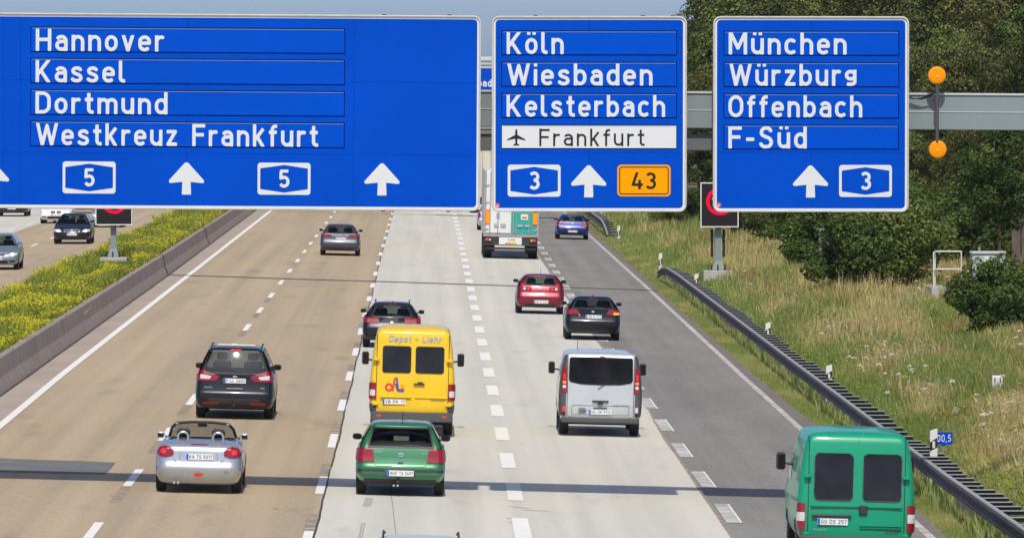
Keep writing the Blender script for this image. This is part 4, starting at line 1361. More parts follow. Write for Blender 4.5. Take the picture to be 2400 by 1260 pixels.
def make_car(t, paintm, body, glass, rf, W, L, wheels, pane, belt, roof, sidewin, arches=True, glassm='glass', mirrors=None, wsrange=None, bf=.5, seats=True, a=.15, b=.30):
    """pane: rear window outline (x,z). Everything else paint. returns shells"""
    sb = Shell(body, a=a, b=b, bf=bf)
    V, F = sb.mesh(cap_bot=True)
    mk('body', V, F, paintm, t, True, .75)
    sg = Shell(glass, a=a * .8, b=b * .8, bf=.32, af=.22, bulge=.045, bulgef=.12)
    V, F = sg.mesh()
    mk('window_glass', V, F, glassm, t, True, .9)
    sr = Shell(rf, a=a * .8, b=b * .8, bf=.32, af=.22, bulge=.045, bulgef=.12)
    V, F = sr.mesh(cap_top=True)
    mk('roof', V, F, paintm, t, True, .9)
    zt = glass[-1][0]
    # painted pillars round the rear window
    z0 = belt - .004
    V, F = sg.patch(lambda x, z: -pane(x, z), -W, W, z0, zt + .004, 'rear', .006, .03)
    mk('rear_pillar', V, F, paintm, t, True, .9)
    V, F = sg.patch(ring(pane, .035), -W, W, z0, zt, 'rear', .009, .025)
    mk('window_seal', V, F, 'black', t, True, .9)
    # front pillars
    hw0, hw1 = glass[0][3], glass[-1][3]
    wsf = poly([(-hw0 * .93, belt + .01), (hw0 * .93, belt + .01), (hw1 * .90, zt - .015), (-hw1 * .90, zt - .015)])
    V, F = sg.patch(lambda x, z: -wsf(x, z), -W, W, z0, zt + .004, 'front', .006, .04)
    mk('front_pillar', V, F, paintm, t, True, .9)
    for sd_ in ('left', 'right'):
        y0 = min(r[1] for r in glass) + .05; y1 = max(r[2] for r in glass)
        def side(y, z):
            yr, yf, hw = sg.at(z)
            inside = np.maximum(yr + .05 - y, y - yf + .12)
            return np.maximum(-sidewin(y, z), inside)
        V, F = sg.patch(side, y0, y1, z0, zt + .004, sd_, .006, .06)
        mk('side_frame', V, F, paintm, t, True, .9)
    MB().box(-W + .06, W - .06, .5, L - .7, .22, .24).build('floor_pan', 'under', t)
    # cabin: dark shelf and dashboard below glass, seats
    if seats:
        yb = glass[0][1]; ws0 = glass[0][2]
        MB().box(-W + .12, W - .12, yb + .12, yb + .5, belt - .06, belt - .02).build('parcel_shelf', 'seat', t)
        MB().box(-W + .12, W - .12, ws0 - .55, ws0 - .1, belt - .10, belt - .01).build('dashboard', 'seat', t)
        yf = ws0 - 1.35
        for sx in (-.37, .37):
            s_ = MB().box(sx - .22, sx + .22, yf, yf + .16, .40, belt + .22, ch=.05).build('front_seat', 'seat', t, True)
            MB().box(sx - .13, sx + .13, yf - .01, yf + .11, belt + .235, min(belt + .42, roof - .12), ch=.04).build('headrest', 'seat', s_, True)
        yb2 = max(yf - .95, yb + .45)
        s_ = MB().box(-W + .2, W - .2, yb2, yb2 + .15, .40, belt + .04, ch=.04).build('rear_seat', 'seat', t, True)
        for sx in (-.38, .38):
            MB().box(sx - .12, sx + .12, yb2, yb2 + .10, belt + .05, belt + .20, ch=.035).build('headrest', 'seat', s_, True)
        MB().box(-W + .10, W - .10, yb + .5, ws0 - .5, .24, .5).build('cabin_floor', 'under', t)
    r, w, y1, y2 = wheels
    for y in (y1, y2):
        for sd_ in (-1, 1):
            wheel(t, sd_ * (W - w / 2 - .012), y, r, w, sd_)
            if arches:
                V, F = sb.patch(lambda a_, z: np.maximum(np.hypot(a_ - y, z - r) - (r + .055), .0 - 1), y - r - .1, y + r + .1, body[0][0] + .01, r * 2 + .12, 'right' if sd_ > 0 else 'left', .003, .06)
                mk('wheel_arch', V, F, 'under', t)
    if mirrors:
        mz, my, mw, mh, mm = mirrors
        for sd_ in (-1, 1):
            mirror(t, sd_ * (W - .09), my, mz, mw, mh, .13, mm, sd_)
    return sb, sg, sr

def put(t, px, py, yaw=0.0, wy=.72, opp=False):
    """stand the car so that its rear tyres meet the road at a photograph pixel"""
    if opp:
        d = ray(px, py); k = (0.30 - CAM_H) / d[2]
        p = Vector((d[0] * k, k, .30))
        t.location = (p.x, p.y + wy, .30)
        t.rotation_euler = (0, 0, PI)
    else:
        p = gnd(px, py)
        t.location = (p.x, p.y - wy, roadz(p.x) + .012)
        t.rotation_euler = (0, CROSS, yaw)
def rearpatch(s, t, name, shape, box, m_, off=.012, parent=None, res=.03, side='rear'):
    V, F = s.patch(shape, *box, side, off, res)
    return mk(name, V, F, m_, parent or t, True, .9)
def both(f):   # mirrored outline
    return mirror_shape(f)
def seam(s, t, name, shape, box, wd=.012, m_='black', off=.007, res=.022):
    V, F = s.patch(ring(shape, wd), *box, 'rear', off, res)
    return mk(name, V, F, m_, t)
def wiper(t, s, x0, z0, x1, z1, name='rear_wiper'):
    P = []
    for k in range(5):
        u = k / 4
        x = x0 + (x1 - x0) * u; z = z0 + (z1 - z0) * u
        hw = float(s.at(z)[2])
        P.append((x, float(s.rear(x / hw, z)) - .025, z))
    return MB().tube(P, .009, 6).build(name, 'black', t)
def antenna(t, x, y, z, ly, lz, name='antenna'):
    MB().tube([(x, y, z), (x, y + ly * .4, z + lz * .5), (x, y + ly, z + lz)], [.008, .006, .004], 6).build(name, 'black', t)
def pod(t, x, y, z, name='antenna_fin', m_='black'):
    V = [(x - .03, y - .08, z), (x + .03, y - .08, z), (x + .03, y + .10, z), (x - .03, y + .10, z), (x, y - .07, z + .06), (x, y, z + .03)]
    mk(name, V, [(0, 1, 4), (1, 2, 5, 4), (3, 0, 4, 5), (2, 3, 5)], m_, t)
def exhaust(t, x, z, y=.08, r=.03, n=1):
    for k in range(n):
        MB().lathe([(0, r), (0.25, r)], 'y', 12, (x + k * .075, y, z)).build('exhaust_pipe', 'chrome', t, True)

GRP = 'vehicles seen from behind on the near carriageway'
# ---- 1 dark blue people carrier
paint('paint_navy', (0.015, 0.017, 0.024), .3, .28)
t = thing('people_carrier', (0, 0, 0), 'dark blue people carrier with light roof bar, in the left lane ahead of the convertible', 'car')
W, L, belt, roof = .925, 4.8, 1.06, 1.68
bd_, gl_, rf_ = car_rows(L, W, belt, roof, .17, .42, 3.75, 2.75, .64, hood=.80, bump=.56, zb=.22, tail=.12, wb=.86)
pane = rrect(0, 1.345, .0, .0, .0)
pane = poly([(-.74, 1.085), (.74, 1.085), (.62, 1.565), (-.62, 1.565)], .03)
sw = union(poly([(.75, 1.10), (1.5, 1.10), (1.55, 1.56), (.95, 1.56)], .02), poly([(1.62, 1.10), (2.55, 1.10), (2.45, 1.56), (1.65, 1.56)], .02), poly([(2.65, 1.10), (3.55, 1.10), (2.85, 1.56), (2.58, 1.56)], .02))
sb, sg, sr = make_car(t, 'paint_navy', bd_, gl_, rf_, W, L, (.335, .225, .85, 3.72), pane, belt, roof, sw, mirrors=(1.12, 3.35, .20, .15, 'plastic'))
rearpatch(sb, t, 'lower_window', both(poly([(0, .93), (.42, .98), (.62, 1.055), (0, 1.055)], .012)), (-.8, .8, .90, 1.058), 'dark_glass', .010)
tl = poly([(.88, .90), (.88, 1.09), (.78, 1.125), (.38, .99), (.46, .905)], .02)
for nm, sh in (('tail_light', lambda x, z: tl(-x, z)), ('tail_light', tl)):
    o = rearpatch(sb, t, nm, sh, (-.93, .93, .86, 1.055), 'red_lamp', .018)
    rearpatch(sg, t, 'lamp_top', sh, (-.93, .93, 1.06, 1.16), 'red_lamp', .018, o)
    ins_ = poly([(.80, .945), (.80, 1.03), (.56, .99), (.60, .94)], .01)
    rearpatch(sb, t, 'reverse_lens', (lambda x, z: ins_(-x, z)) if sh is not tl else ins_, (-.93, .93, .86, 1.055), 'clear_lamp', .024, o)
plate(t, 0, float(sb.rear(0, .90)) - .015, .90, 'F-LL 2202')
MB().box(-.20, .20, float(sb.rear(0, .72)) - .03, float(sb.rear(0, .72)) + .01, .70, .735, ch=.008).build('tailgate_handle', 'chrome', t)
seam(sb, t, 'tailgate_seam', both(rrect(0, .85, .80, .34, .08)), (-.9, .9, .5, 1.05))
rearpatch(sb, t, 'bumper_trim', both(rrect(0, .41, .62, .075, .02)), (-.9, .9, .3, .52), 'plastic', .012)
for s_ in (-1, 1): rearpatch(sb, t, 'reflector', rrect(s_ * .55, .365, .19, .03, .01), (-.9, .9, .3, .45), 'red_lamp', .018)
rearpatch(sr, t, 'brake_light', rrect(0, 1.622, .15, .014, .01), (-.3, .3, 1.606, 1.64), 'red_bright', .012)
MB().lathe([(0, .032), (.14, .032)], 'y', 10, (0, -.10, .33)).build('tow_ball', 'plastic', t)
oval = circ(0, 1.0, .055, .024)
rearpatch(sb, t, 'badge', oval, (-.1, .1, .96, 1.04), 'chrome', .018, res=.015)
wiper(t, sg, .05, 1.12, .42, 1.10)
for s_ in (-1, 1):
    MB().tube([(s_ * .58, .52, 1.60), (s_ * .60, .78, 1.665), (s_ * .60, 2.4, 1.70), (s_ * .58, 2.55, 1.68)], .018, 8).build('roof_rail', 'plastic', t, True)
MB().box(-.45, .45, .95, 1.12, 1.69, 1.725, ch=.012).build('roof_bar', 'post_white', t)
letter(t, 'GALAXY', -.72, -.52, .72, .035, lambda x, z: sb.rear(x / W, z) - .012, 'chrome')
letter(t, 'TDI', .60, .70, .72, .035, lambda x, z: sb.rear(x / W, z) - .012, 'chrome')
put(t, 550, 979, 0, .85)

# ---- 2 silver convertible
paint('paint_silver', (0.47, 0.50, 0.54), .55, .30)
t = thing('convertible', (0, 0, 0), 'silver open convertible with two round roll hoops behind the seats', 'car')
W, L = .835, 3.83
belt = .97
body = [(.17, .20, L - .2, .72), (.22, .10, L - .1, .78), (.34, .03, L - .03, .82), (.46, .0, L, .833), (.52, .0, L, .835), (.56, .035, L - .04, .835), (.64, .055, L - .08, .835), (.78, .075, L - .3, .825), (.86, .09, L - .5, .80), (.915, .14, L - .9, .765), (.945, .24, L - 1.2, .735), (.965, .40, 2.62, .71)]
sb = Shell(body, a=.20, b=.34, bf=.5)
V, F = sb.mesh(cap_bot=True)
mk('body', V, F, 'paint_silver', t, True, .8)
# rear deck, cabin opening with seats, dash, hood
deck = MB()
A = []; B = []; C_ = []
for p in np.linspace(-1, 1, 15):
    hw = .71
    A.append((p * hw, .40 + float(sb.off(p, .2, hw, .3, .05)), .965)); B.append((p * (hw - .02), .98, 1.005 - .03 * abs(p) ** 3)); C_.append((p * hw, .7 + .05 * p * p, .995 - .02 * abs(p) ** 3))
deck.strip(A, C_); deck.strip(C_, B)
deck.build('rear_deck', 'paint_silver', t, True)
A = [(p * .71, 2.62 - .1 * p * p, .965) for p in np.linspace(-1, 1, 9)]; B = [(p * .66, 2.50, .97) for p in np.linspace(-1, 1, 9)]
MB().strip(B, A).build('cowl', 'paint_silver', t)
for s_ in (-1, 1):
    MB().box(min(s_ * .71, s_ * .62), max(s_ * .71, s_ * .62), .95, 2.62, .90, .975, ch=.015).build('door_sill', 'paint_silver', t)
    MB().box(min(s_ * .64, s_ * .60), max(s_ * .64, s_ * .60), .95, 2.5, .4, .90).build('door_trim', 'seat', t)
MB().box(-.62, .62, .90, .98, .4, .99).build('cabin_back', 'seat', t)
MB().box(-.64, .64, .98, 2.4, .25, .45).build('cabin_floor', 'seat', t)
MB().box(-.64, .64, 2.15, 2.6, .70, .95, ch=.04).build('dashboard', 'seat', t)
for sx in (-.34, .34):
    q = MB().box(sx - .20, sx + .20, 1.20, 1.36, .4, 1.02, ch=.05).build('seat', 'seat', t, True)
    MB().box(sx - .13, sx + .13, 1.20, 1.32, 1.03, 1.19, ch=.045).build('headrest', 'seat', q, True)
    MB().tube([(sx - .10, 1.0, .98)] + [(sx + .095 * math.cos(a), 1.0, 1.045 + .09 * math.sin(a)) for a in np.linspace(PI, 0, 11)] + [(sx + .10, 1.0, .98)], .020, 8).build('roll_hoop', 'chromed_hoop' if 'chromed_hoop' in MATS else 'paint_silver', t, True)
fr_ = [(-.66, 2.55, .95), (-.60, 2.22, 1.15), (-.51, 2.02, 1.255), (-.2, 1.98, 1.285), (.2, 1.98, 1.285), (.51, 2.02, 1.255), (.60, 2.22, 1.15), (.66, 2.55, .95)]
MB().tube(fr_, .028, 8).build('windscreen_frame', 'plastic', t, True)
mk('windscreen', fr_ , [(0, 1, 6, 7), (1, 2, 5, 6), (2, 3, 4, 5)], 'glass_clear', t)
MB().box(-.09, .09, 2.02, 2.06, 1.19, 1.25, ch=.01).build('inner_mirror', 'plastic', t)
for s_ in (-1, 1): MB().box(s_ * .5 - .035, s_ * .5 + .035, 1.97, 2.01, 1.235, 1.27, ch=.006).build('roof_latch', 'chrome', t)
for y in (.72, 3.16):
    for sd_ in (-1, 1):
        wheel(t, sd_ * (W - .105), y, .30, .195, sd_)
        V, F = sb.patch(lambda a_, z: np.hypot(a_ - y, z - .3) - .35, y - .4, y + .4, .18, .7, 'right' if sd_ > 0 else 'left', .003, .05)
        mk('wheel_arch', V, F, 'under', t)
tl = poly([(.50, .735), (.49, .80), (.55, .875), (.64, .90), (.74, .87), (.79, .80), (.80, .745), (.70, .705), (.60, .70)], .01)
for sh in (tl, lambda x, z: tl(-x, z)):
    o = rearpatch(sb, t, 'tail_light', sh, (-.84, .84, .68, .93), 'red_lamp', .018)
    c_ = circ(.68 if sh is tl else -.68, .80, .055)
    rearpatch(sb, t, 'lens', c_, (-.84, .84, .68, .93), 'red_bright', .024, o)
seam(sb, t, 'boot_seam', both(poly([(-.01, .585), (.40, .585), (.47, .66), (.49, .72), (.50, .80), (.50, .93), (-.01, .93)], .02)), (-.6, .6, .56, .91), .010)
rearpatch(sb, t, 'plate_recess', both(rrect(0, .70, .36, .085, .03)), (-.5, .5, .6, .82), 'paint_silver', .004)
seam(sb, t, 'recess_edge', both(rrect(0, .70, .37, .095, .03)), (-.5, .5, .58, .82), .009, 'plastic_grey')
plate(t, .02, float(sb.rear(0, .70)) - .015, .705, 'KA TS 9217')
seam(sb, t, 'bumper_seam', both(rrect(0, .2, .9, .355, .01)), (-.82, .82, .50, .60), .010, 'plastic_grey')
rearpatch(sb, t, 'fog_lamp', circ(0, .36, .09, .035), (-.2, .2, .3, .42), 'red_bright', .02, res=.02)
seam(sb, t, 'lamp_bezel', circ(0, .36, .112, .050), (-.2, .2, .28, .44), .018, 'chrome', .018, .012)
rearpatch(sb, t, 'brake_light', rrect(0, .935, .16, .008, .005), (-.2, .2, .92, .95), 'red_lamp', .015, res=.01)
exhaust(t, -.46, .20, .03, .028, 2)
mirror(t, -(W - .10), 2.35, 1.00, .17, .12, .12, 'paint_silver', -1)
mirror(t, (W - .10), 2.35, 1.00, .17, .12, .12, 'paint_silver', 1)
letter(t, 'CC', .50, .58, .40, .035, lambda x, z: sb.rear(x / W, z) - .012, 'plastic_grey')
put(t, 466, 1152, 0, .72)

# ---- 3 green hatchback
paint('paint_green', (0.035, 0.18, 0.08), .25, .30)
t = thing('hatchback', (0, 0, 0), 'mid green three door hatchback following close behind the yellow van', 'car')
W, L, belt, roof = .8675, 4.15, .925, 1.41
bd_, gl_, rf_ = car_rows(L, W, belt, roof, .17, .50, 2.95, 2.10, .60, hood=.72, bump=.52, zb=.24, tail=.12, wb=.80)
pane = poly([(-.62, .955), (.62, .955), (.53, 1.295), (-.53, 1.295)], .03)
sw = union(poly([(.62, .96), (1.45, .96), (1.45, 1.295), (1.0, 1.295)], .02), poly([(1.55, .96), (2.75, .96), (2.15, 1.295), (1.52, 1.295)], .02))
sb, sg, sr = make_car(t, 'paint_green', bd_, gl_, rf_, W, L, (.305, .195, .72, 3.23), pane, belt, roof, sw, mirrors=(1.02, 2.55, .19, .125, 'plastic'), bf=.45)
tl = poly([(.52, .665), (.84, .665), (.85, .70), (.84, .90), (.56, .905)], .012)
for sh in (tl, lambda x, z: tl(-x, z)):
    o = rearpatch(sb, t, 'tail_light', sh, (-.868, .868, .64, .924), 'red_lamp', .018)
seam(sb, t, 'tailgate_seam', both(poly([(-.01, .575), (.47, .575), (.50, .60), (.56, .93), (-.01, .93)])), (-.6, .6, .56, .92), .010)
for s_ in (-1, 1): rearpatch(sb, t, 'bumper_strip', rrect(s_ * .56, .50, .26, .022, .008), (-.868, .868, .46, .54), 'plastic', .012, res=.02)
rearpatch(sb, t, 'lower_valance', both(rrect(0, .255, .7, .06, .02)), (-.868, .868, .19, .32), 'plastic', .010)
rearpatch(sb, t, 'plate_recess', rrect(0.0, .445, .285, .078, .01), (-.4, .4, .34, .54), 'plastic', .004)
plate(t, 0, float(sb.rear(0, .44)) - .015, .445, 'WAF TA 5491')
rearpatch(sb, t, 'badge', circ(0, .80, .050), (-.1, .1, .74, .86), 'chrome', .014, res=.018)
rearpatch(sb, t, 'badge_centre', circ(0, .80, .038), (-.1, .1, .74, .86), 'paint_green', .018, res=.018)
rearpatch(sb, t, 'tailgate_lock', rrect(0, .645, .08, .018, .005), (-.1, .1, .61, .67), 'plastic', .014, res=.018)
letter(t, 'GOLF', -.50, -.36, .83, .032, lambda x, z: sb.rear(x / W, z) - .012, 'chrome')
letter(t, 'TDI', .42, .50, .81, .032, lambda x, z: sb.rear(x / W, z) - .012, 'chrome')
wiper(t, sg, .03, .985, .40, .975)
antenna(t, .02, .62, roof - .02, -.35, .26)
exhaust(t, -.12, .20, .12, .022, 2)
MB().lathe([(0, .03), (.12, .03)], 'y', 10, (-.04, -.02, .28)).build('tow_ball', 'plastic', t)
put(t, 937, 1158.5, 0, .72)

# ---- generic modern cars with a shared recipe
def simple_car(name, label, paintm, W, L, belt, roof, pane, lamp, px, py, platepos, txt, zb=.22, wr=.60, yb=.15, yt=.5, ws=(3.0, 2.1), wb=.80, bump=.55, hood=.74, tail=.10, wheelr=.32, wy=.78,
               seam_box=None, rails=False, fin=True, lampm='red_lamp', sw=None, valance=True, mz=None, badge=.78, mirrorm='plastic'):
    t = thing(name, (0, 0, 0), label, 'car')
    bd_, gl_, rf_ = car_rows(L, W, belt, roof, yb, yt, ws[0], ws[1], wr, hood=hood, bump=bump, zb=zb, tail=tail, wb=wb)
    sw = sw or union(poly([(yb + .45, belt + .04), (yb + 1.35, belt + .04), (yb + 1.35, roof - .13), (yt + .45, roof - .13)], .02), poly([(yb + 1.45, belt + .04), (ws[0] - .25, belt + .04), (ws[1] - .02, roof - .13), (yb + 1.42, roof - .13)], .02))
    sb, sg, sr = make_car(t, paintm, bd_, gl_, rf_, W, L, (wheelr, .205, wy, L - .85), pane, belt, roof, sw, mirrors=(mz or belt + .10, ws[0] - .4, .19, .13, mirrorm))
    ls = [(lambda f: (f, lambda x, z: f(-x, z)))(f) for f in lamp]
    for pr_ in ls:
        for sh in pr_:
            rearpatch(sb, t, 'tail_light', sh, (-W, W, .5, belt - .002), lampm, .018, res=.025)
    seam(sb, t, 'tailgate_seam', both(seam_box or rrect(0, belt - .18, W * .62, .25, .08)), (-W * .9, W * .9, .5, belt), .010)
    plate(t, platepos[0], float(sb.rear(0, platepos[1])) - .015, platepos[1], txt)
    if valance: rearpatch(sb, t, 'lower_valance', both(rrect(0, zb + .07, W * .62, .06, .03)), (-W, W, zb, zb + .16), 'plastic', .010)
    if badge: rearpatch(sb, t, 'badge', circ(0, badge, .045), (-.1, .1, badge - .07, badge + .07), 'chrome', .016, res=.018)
    if fin: pod(t, 0, yt + .30, roof - .012)
    wiper(t, sg, .02, belt + .05, .34, belt + .045)
    rearpatch(sr, t, 'brake_light', rrect(0, roof - .058, .13, .010, .005), (-.2, .2, roof - .075, roof - .042), 'red_lamp', .010, res=.014)
    if rails:
        for s_ in (-1, 1):
            MB().tube([(s_ * (wr - .05), yt + .12, roof - .03), (s_ * (wr - .04), yt + .3, roof + .012), (s_ * (wr - .04), ws[1] - .3, roof + .035), (s_ * (wr - .06), ws[1] - .15, roof)], .016, 8).build('roof_rail', 'plastic', t, True)
    put(t, px, py, 0, wy)
    return t, sb, sg, sr

# ---- 4 dark estate before the yellow van
t, sb, sg, sr = simple_car('estate_car', 'dark navy estate car with roof rails, partly hidden by the yellow van', 'paint_navy', .885, 4.6, .93, 1.37,
    poly([(-.58, .965), (.58, .965), (.46, 1.26), (-.46, 1.26)], .03), [poly([(.40, .775), (.84, .775), (.84, .895), (.42, .90)], .02)], 917, 814, (0, .60), 'MZ EX 412', wr=.56, yb=.18, yt=.62, ws=(3.3, 2.3), rails=True, tail=.16)
# ---- 5 grey estate far left lane
paint('paint_grey', (0.052, 0.055, 0.075), .3, .35)
t, sb, sg, sr = simple_car('estate_car', 'blue grey estate car alone in the left lane, farthest ahead on the brown surface', 'paint_grey', .925, 4.9, 1.02, 1.455,
    poly([(-.60, 1.05), (.60, 1.05), (.52, 1.335), (-.52, 1.335)], .03), [poly([(.40, .88), (.80, .88), (.82, .99), (.50, 1.005)], .02)], 796.5, 598.5, (.02, .79), 'WI IN 871', wr=.60, yb=.2, yt=.62, ws=(3.5, 2.5), tail=.15, badge=.945)
rearpatch(sb, t, 'chrome_strip', both(rrect(0, .925, .40, .016, .006)), (-.6, .6, .89, .96), 'chrome', .014, res=.018)
# ---- 6 red hatchback
paint('paint_red', (0.20, 0.008, 0.018), .4, .3)
rl_ = union(circ(.30, .885, .065), circ(.44, .885, .070), poly([(.26, .83), (.58, .82), (.62, .93), (.28, .95)], .02))
t, sb, sg, sr = simple_car('hatchback', 'dark red hatchback in the right concrete lane, left of the black hatchback', 'paint_red', .85, 3.95, 1.0, 1.395,
    poly([(-.53, 1.03), (.53, 1.03), (.44, 1.285), (-.44, 1.285)], .03), [union(rrect(.50, .885, .19, .075, .05))], 1264.5, 734.5, (0.03, .43), 'HD Z 626', wr=.57, yb=.22, yt=.52, ws=(2.9, 2.05), tail=.16, fin=False, valance=True, badge=.88)
for s_ in (-1, 1):
    for c_ in (.42, .56): rearpatch(sb, t, 'lamp_lens', circ(s_ * c_, .885, .048), (-.8, .8, .82, .95), 'red_bright' if c_ < .5 else 'clear_lamp', .026, res=.018)
letter(t, 'IBIZA', -.15, .15, .69, .035, lambda x, z: sb.rear(x / .85, z) - .012, 'chrome')
antenna(t, 0, .85, 1.385, -.05, .28)
# ---- 7 black hatchback, indicator lit
paint('paint_black', (0.012, 0.013, 0.017), .3, .25)
t, sb, sg, sr = simple_car('hatchback', 'black hatchback straddling the concrete and asphalt edge, right indicator lit orange', 'paint_black', .8825, 4.25, .99, 1.385,
    poly([(-.63, 1.02), (.63, 1.02), (.51, 1.28), (-.51, 1.28)], .03), [poly([(.44, .83), (.80, .82), (.83, .955), (.52, .965)], .015)], 1387, 795.5, (.02, .745), 'LIM K 777', wr=.58, yb=.16, yt=.55, ws=(3.0, 2.15), tail=.12, zb=.20, badge=.905)
rearpatch(sb, t, 'indicator', rrect(.74, .85, .085, .035, .015), (.5, .88, .8, .92), 'brake_lit', .026, res=.018)
rearpatch(sb, t, 'sticker', circ(-.42, .79, .035), (-.5, -.3, .7, .85), 'chrome', .016, res=.018)
# ---- 8 blue hatchback far right
paint('paint_blue', (0.008, 0.02, 0.15), .3, .32)
t, sb, sg, sr = simple_car('hatchback', 'bright blue hatchback farthest ahead in the asphalt lane at right', 'paint_blue', .874, 4.24, .93, 1.345,
    poly([(-.56, .965), (.56, .965), (.50, 1.235), (-.50, 1.235)], .03), [poly([(.46, .76), (.84, .70), (.84, .92), (.60, .925)], .015)], 1340.5, 560.5, (0, .43), 'OF BM 118', wr=.58, yb=.2, yt=.5, ws=(3.0, 2.2), tail=.15, badge=.86, mirrorm='paint_blue')

paint('paint_pale', (0.60, 0.63, 0.67), .2, .45, .2)
# ---- 9 nearest silver estate (only its roof enters the frame)
t, sb, sg, sr = simple_car('estate_car', 'silver estate at the bottom edge, only its roof with dark rails in frame', 'paint_pale', .89, 4.6, .95, 1.44,
    poly([(-.6, .98), (.6, .98), (.50, 1.31), (-.50, 1.31)], .03), [rrect(.68, .85, .12, .08, .03)], 980, 1480, (0, .6), 'MTK RR 30', wr=.585, rails=True, fin=False, yt=.6, ws=(3.2, 2.5))
yy = 103.45
xx = at(980, 1252, yy).x
t.location = (xx, yy, roadz(xx) + .012)

# ------------------------------------------------------------------ vans
def van_body(t, rows, paintm, W, L, wheels, a=.10, b=.16, bf=.5, low='plastic_grey'):
    sb = Shell(rows, a=a, b=b, bf=bf, bulge=.03, bulgef=.10)
    V, F = sb.mesh(cap_bot=True, cap_top=True)
    mk('body', V, F, paintm, t, True, .7)
    r, w, y1, y2 = wheels
    for y in (y1, y2):
        for sd_ in (-1, 1):
            wheel(t, sd_ * (W - w / 2 - .03), y, r, w, sd_)
            V, F = sb.patch(lambda a_, z: np.hypot(a_ - y, z - r) - (r + .06), y - r - .1, y + r + .1, rows[0][0] + .02, r * 2 + .14, 'right' if sd_ > 0 else 'left', .004, .06)
            mk('wheel_arch', V, F, 'under', t)
    MB().box(-W + .25, W - .25, .6, L - .8, .24, rows[0][0] + .05).build('chassis', 'under', t)
    return sb
def vanmirror(t, x, y, z, w, hh, side, m_='plastic'):
    o = MB().box(min(x, x + side * w), max(x, x + side * w), y - .07, y + .08, z - hh / 2, z + hh / 2, ch=.03).build('wing_mirror', m_, t, True)
    MB().tube([(x - side * .16, y, z - hh * .2), (x + side * .03, y, z - hh * .1)], .022, 8).build('mirror_arm', 'plastic', o)
    MB().box(min(x + side * .03, x + side * (w - .03)), max(x + side * .03, x + side * (w - .03)), y - .078, y - .071, z - hh / 2 + .03, z + hh / 2 - .03).build('mirror_glass', 'dark_glass', o)
    return o

# yellow panel van
paint('paint_yellow', (0.82, 0.52, 0.010), 0.0, .4, .35)
mat('logo_blue', (0.30, 0.36, 0.46), .5); mat('logo_red', (0.70, 0.05, 0.03), .5); mat('logo_navy', (0.05, 0.06, 0.42), .5)
t = thing('panel_van', (0, 0, 0), 'yellow high roof panel van with lettering and twin dark rear windows', 'van')
W, L = .965, 5.6
rows = [(.44, .14, L - .2, .86), (.50, .05, L - .1, .93), (.60, .03, L - .05, .955), (.72, .03, L - .05, .965), (1.2, .04, L - .1, .965), (1.35, .045, L - .75, .955), (1.5, .05, L - 1.0, .945), (1.9, .07, L - 1.45, .905), (2.15, .085, L - 1.75, .87), (2.32, .10, L - 1.95, .835), (2.38, .13, L - 2.1, .80), (2.42, .19, L - 2.3, .74), (2.45, .30, L - 2.5, .62), (2.46, .5, L - 2.8, .4)]
sb = van_body(t, rows, 'paint_yellow', W, L, (.335, .21, .95, 4.45))
for s_ in (-1, 1):
    wn_ = rrect(s_ * .375 + .01, 1.735, .325, .305, .06)
    o = rearpatch(sb, t, 'rear_window', wn_, (-.8, .8, 1.38, 2.1), 'dark_glass', .012)
    seam(sb, t, 'window_seal', wn_, (-.8, .8, 1.38, 2.1), .02, 'black', .016, .03)
    o = rearpatch(sb, t, 'tail_light', rrect(s_ * .885, 1.01, .078, .19, .03), (-.965, .965, .78, 1.23), 'red_lamp', .022)
    rearpatch(sb, t, 'reverse_lens', rrect(s_ * .885, .97, .055, .07, .01), (-.965, .965, .78, 1.23), 'clear_lamp', .030, o)
    rearpatch(sb, t, 'lower_corner', rrect(s_ * .90, .60, .09, .12, .01), (-.965, .965, .46, .73), 'plastic_grey', .010)
    rearpatch(sb, t, 'door_seam', rrect(s_ * .815, 1.44, .007, .86, .003), (-.965, .965, .56, 2.34), 'black', .008, res=.011)
    for z in (1.73, .72): MB().box(min(s_ * .76, s_ * .90), max(s_ * .76, s_ * .90), -.02, .10, z - .035, z + .035, ch=.015).build('hinge', 'paint_yellow', t, True)
rearpatch(sb, t, 'door_seam', rrect(.015, 1.46, .007, .91, .003), (-.1, .1, .54, 2.37), 'black', .008, res=.008)
MB().box(-.93, .93, -.10, .14, .33, .55, ch=.03).build('bumper', 'plastic_grey', t, True)
for s_ in (-1, 1): MB().box(s_ * .74 - .05, s_ * .74 + .05, -.106, -.10, .44, .48).build('reflector', 'red_bright', t)
plate(t, -.41, float(sb.rear(-.4, .78)) - .02, .775, 'VB PK 11')
MB().box(-.72, -.02, -.02, .06, .865, .90, ch=.01).build('plate_light_bar', 'paint_yellow', t)
MB().box(.06, .80, .005, .06, .865, .895, ch=.008).build('door_ridge', 'paint_yellow', t)
MB().box(.03, .28, -.02, .04, 1.17, 1.20, ch=.01).build('door_handle', 'plastic', t)
MB().box(.12, .24, -.03, .04, 1.21, 1.235, ch=.006).build('handle_plate', 'plastic_grey', t)
yfn = lambda x, z: sb.rear(x / .9, z) - .012
letter(t, 'Depot', -.56, -.05, 2.13, .15, yfn, 'logo_blue', 1.25, .12)
letter(t, '+', .03, .11, 2.15, .12, yfn, 'logo_blue', 1.1, .12)
letter(t, 'Liehr', .20, .64, 2.13, .15, yfn, 'logo_blue', 1.25, .12)
V, F = flat(ring(circ(-.53, 1.10, .095, .095), .048), -.65, -.40, .98, 1.22, .012)
mk('logo_letter', [(x, float(yfn(x, z)), z) for x, z in V], F, 'logo_red', t)
V, F = flat(poly([(-.465, 1.02), (-.42, 1.02), (-.38, 1.33), (-.425, 1.30)]), -.5, -.3, 1.0, 1.35, .012)
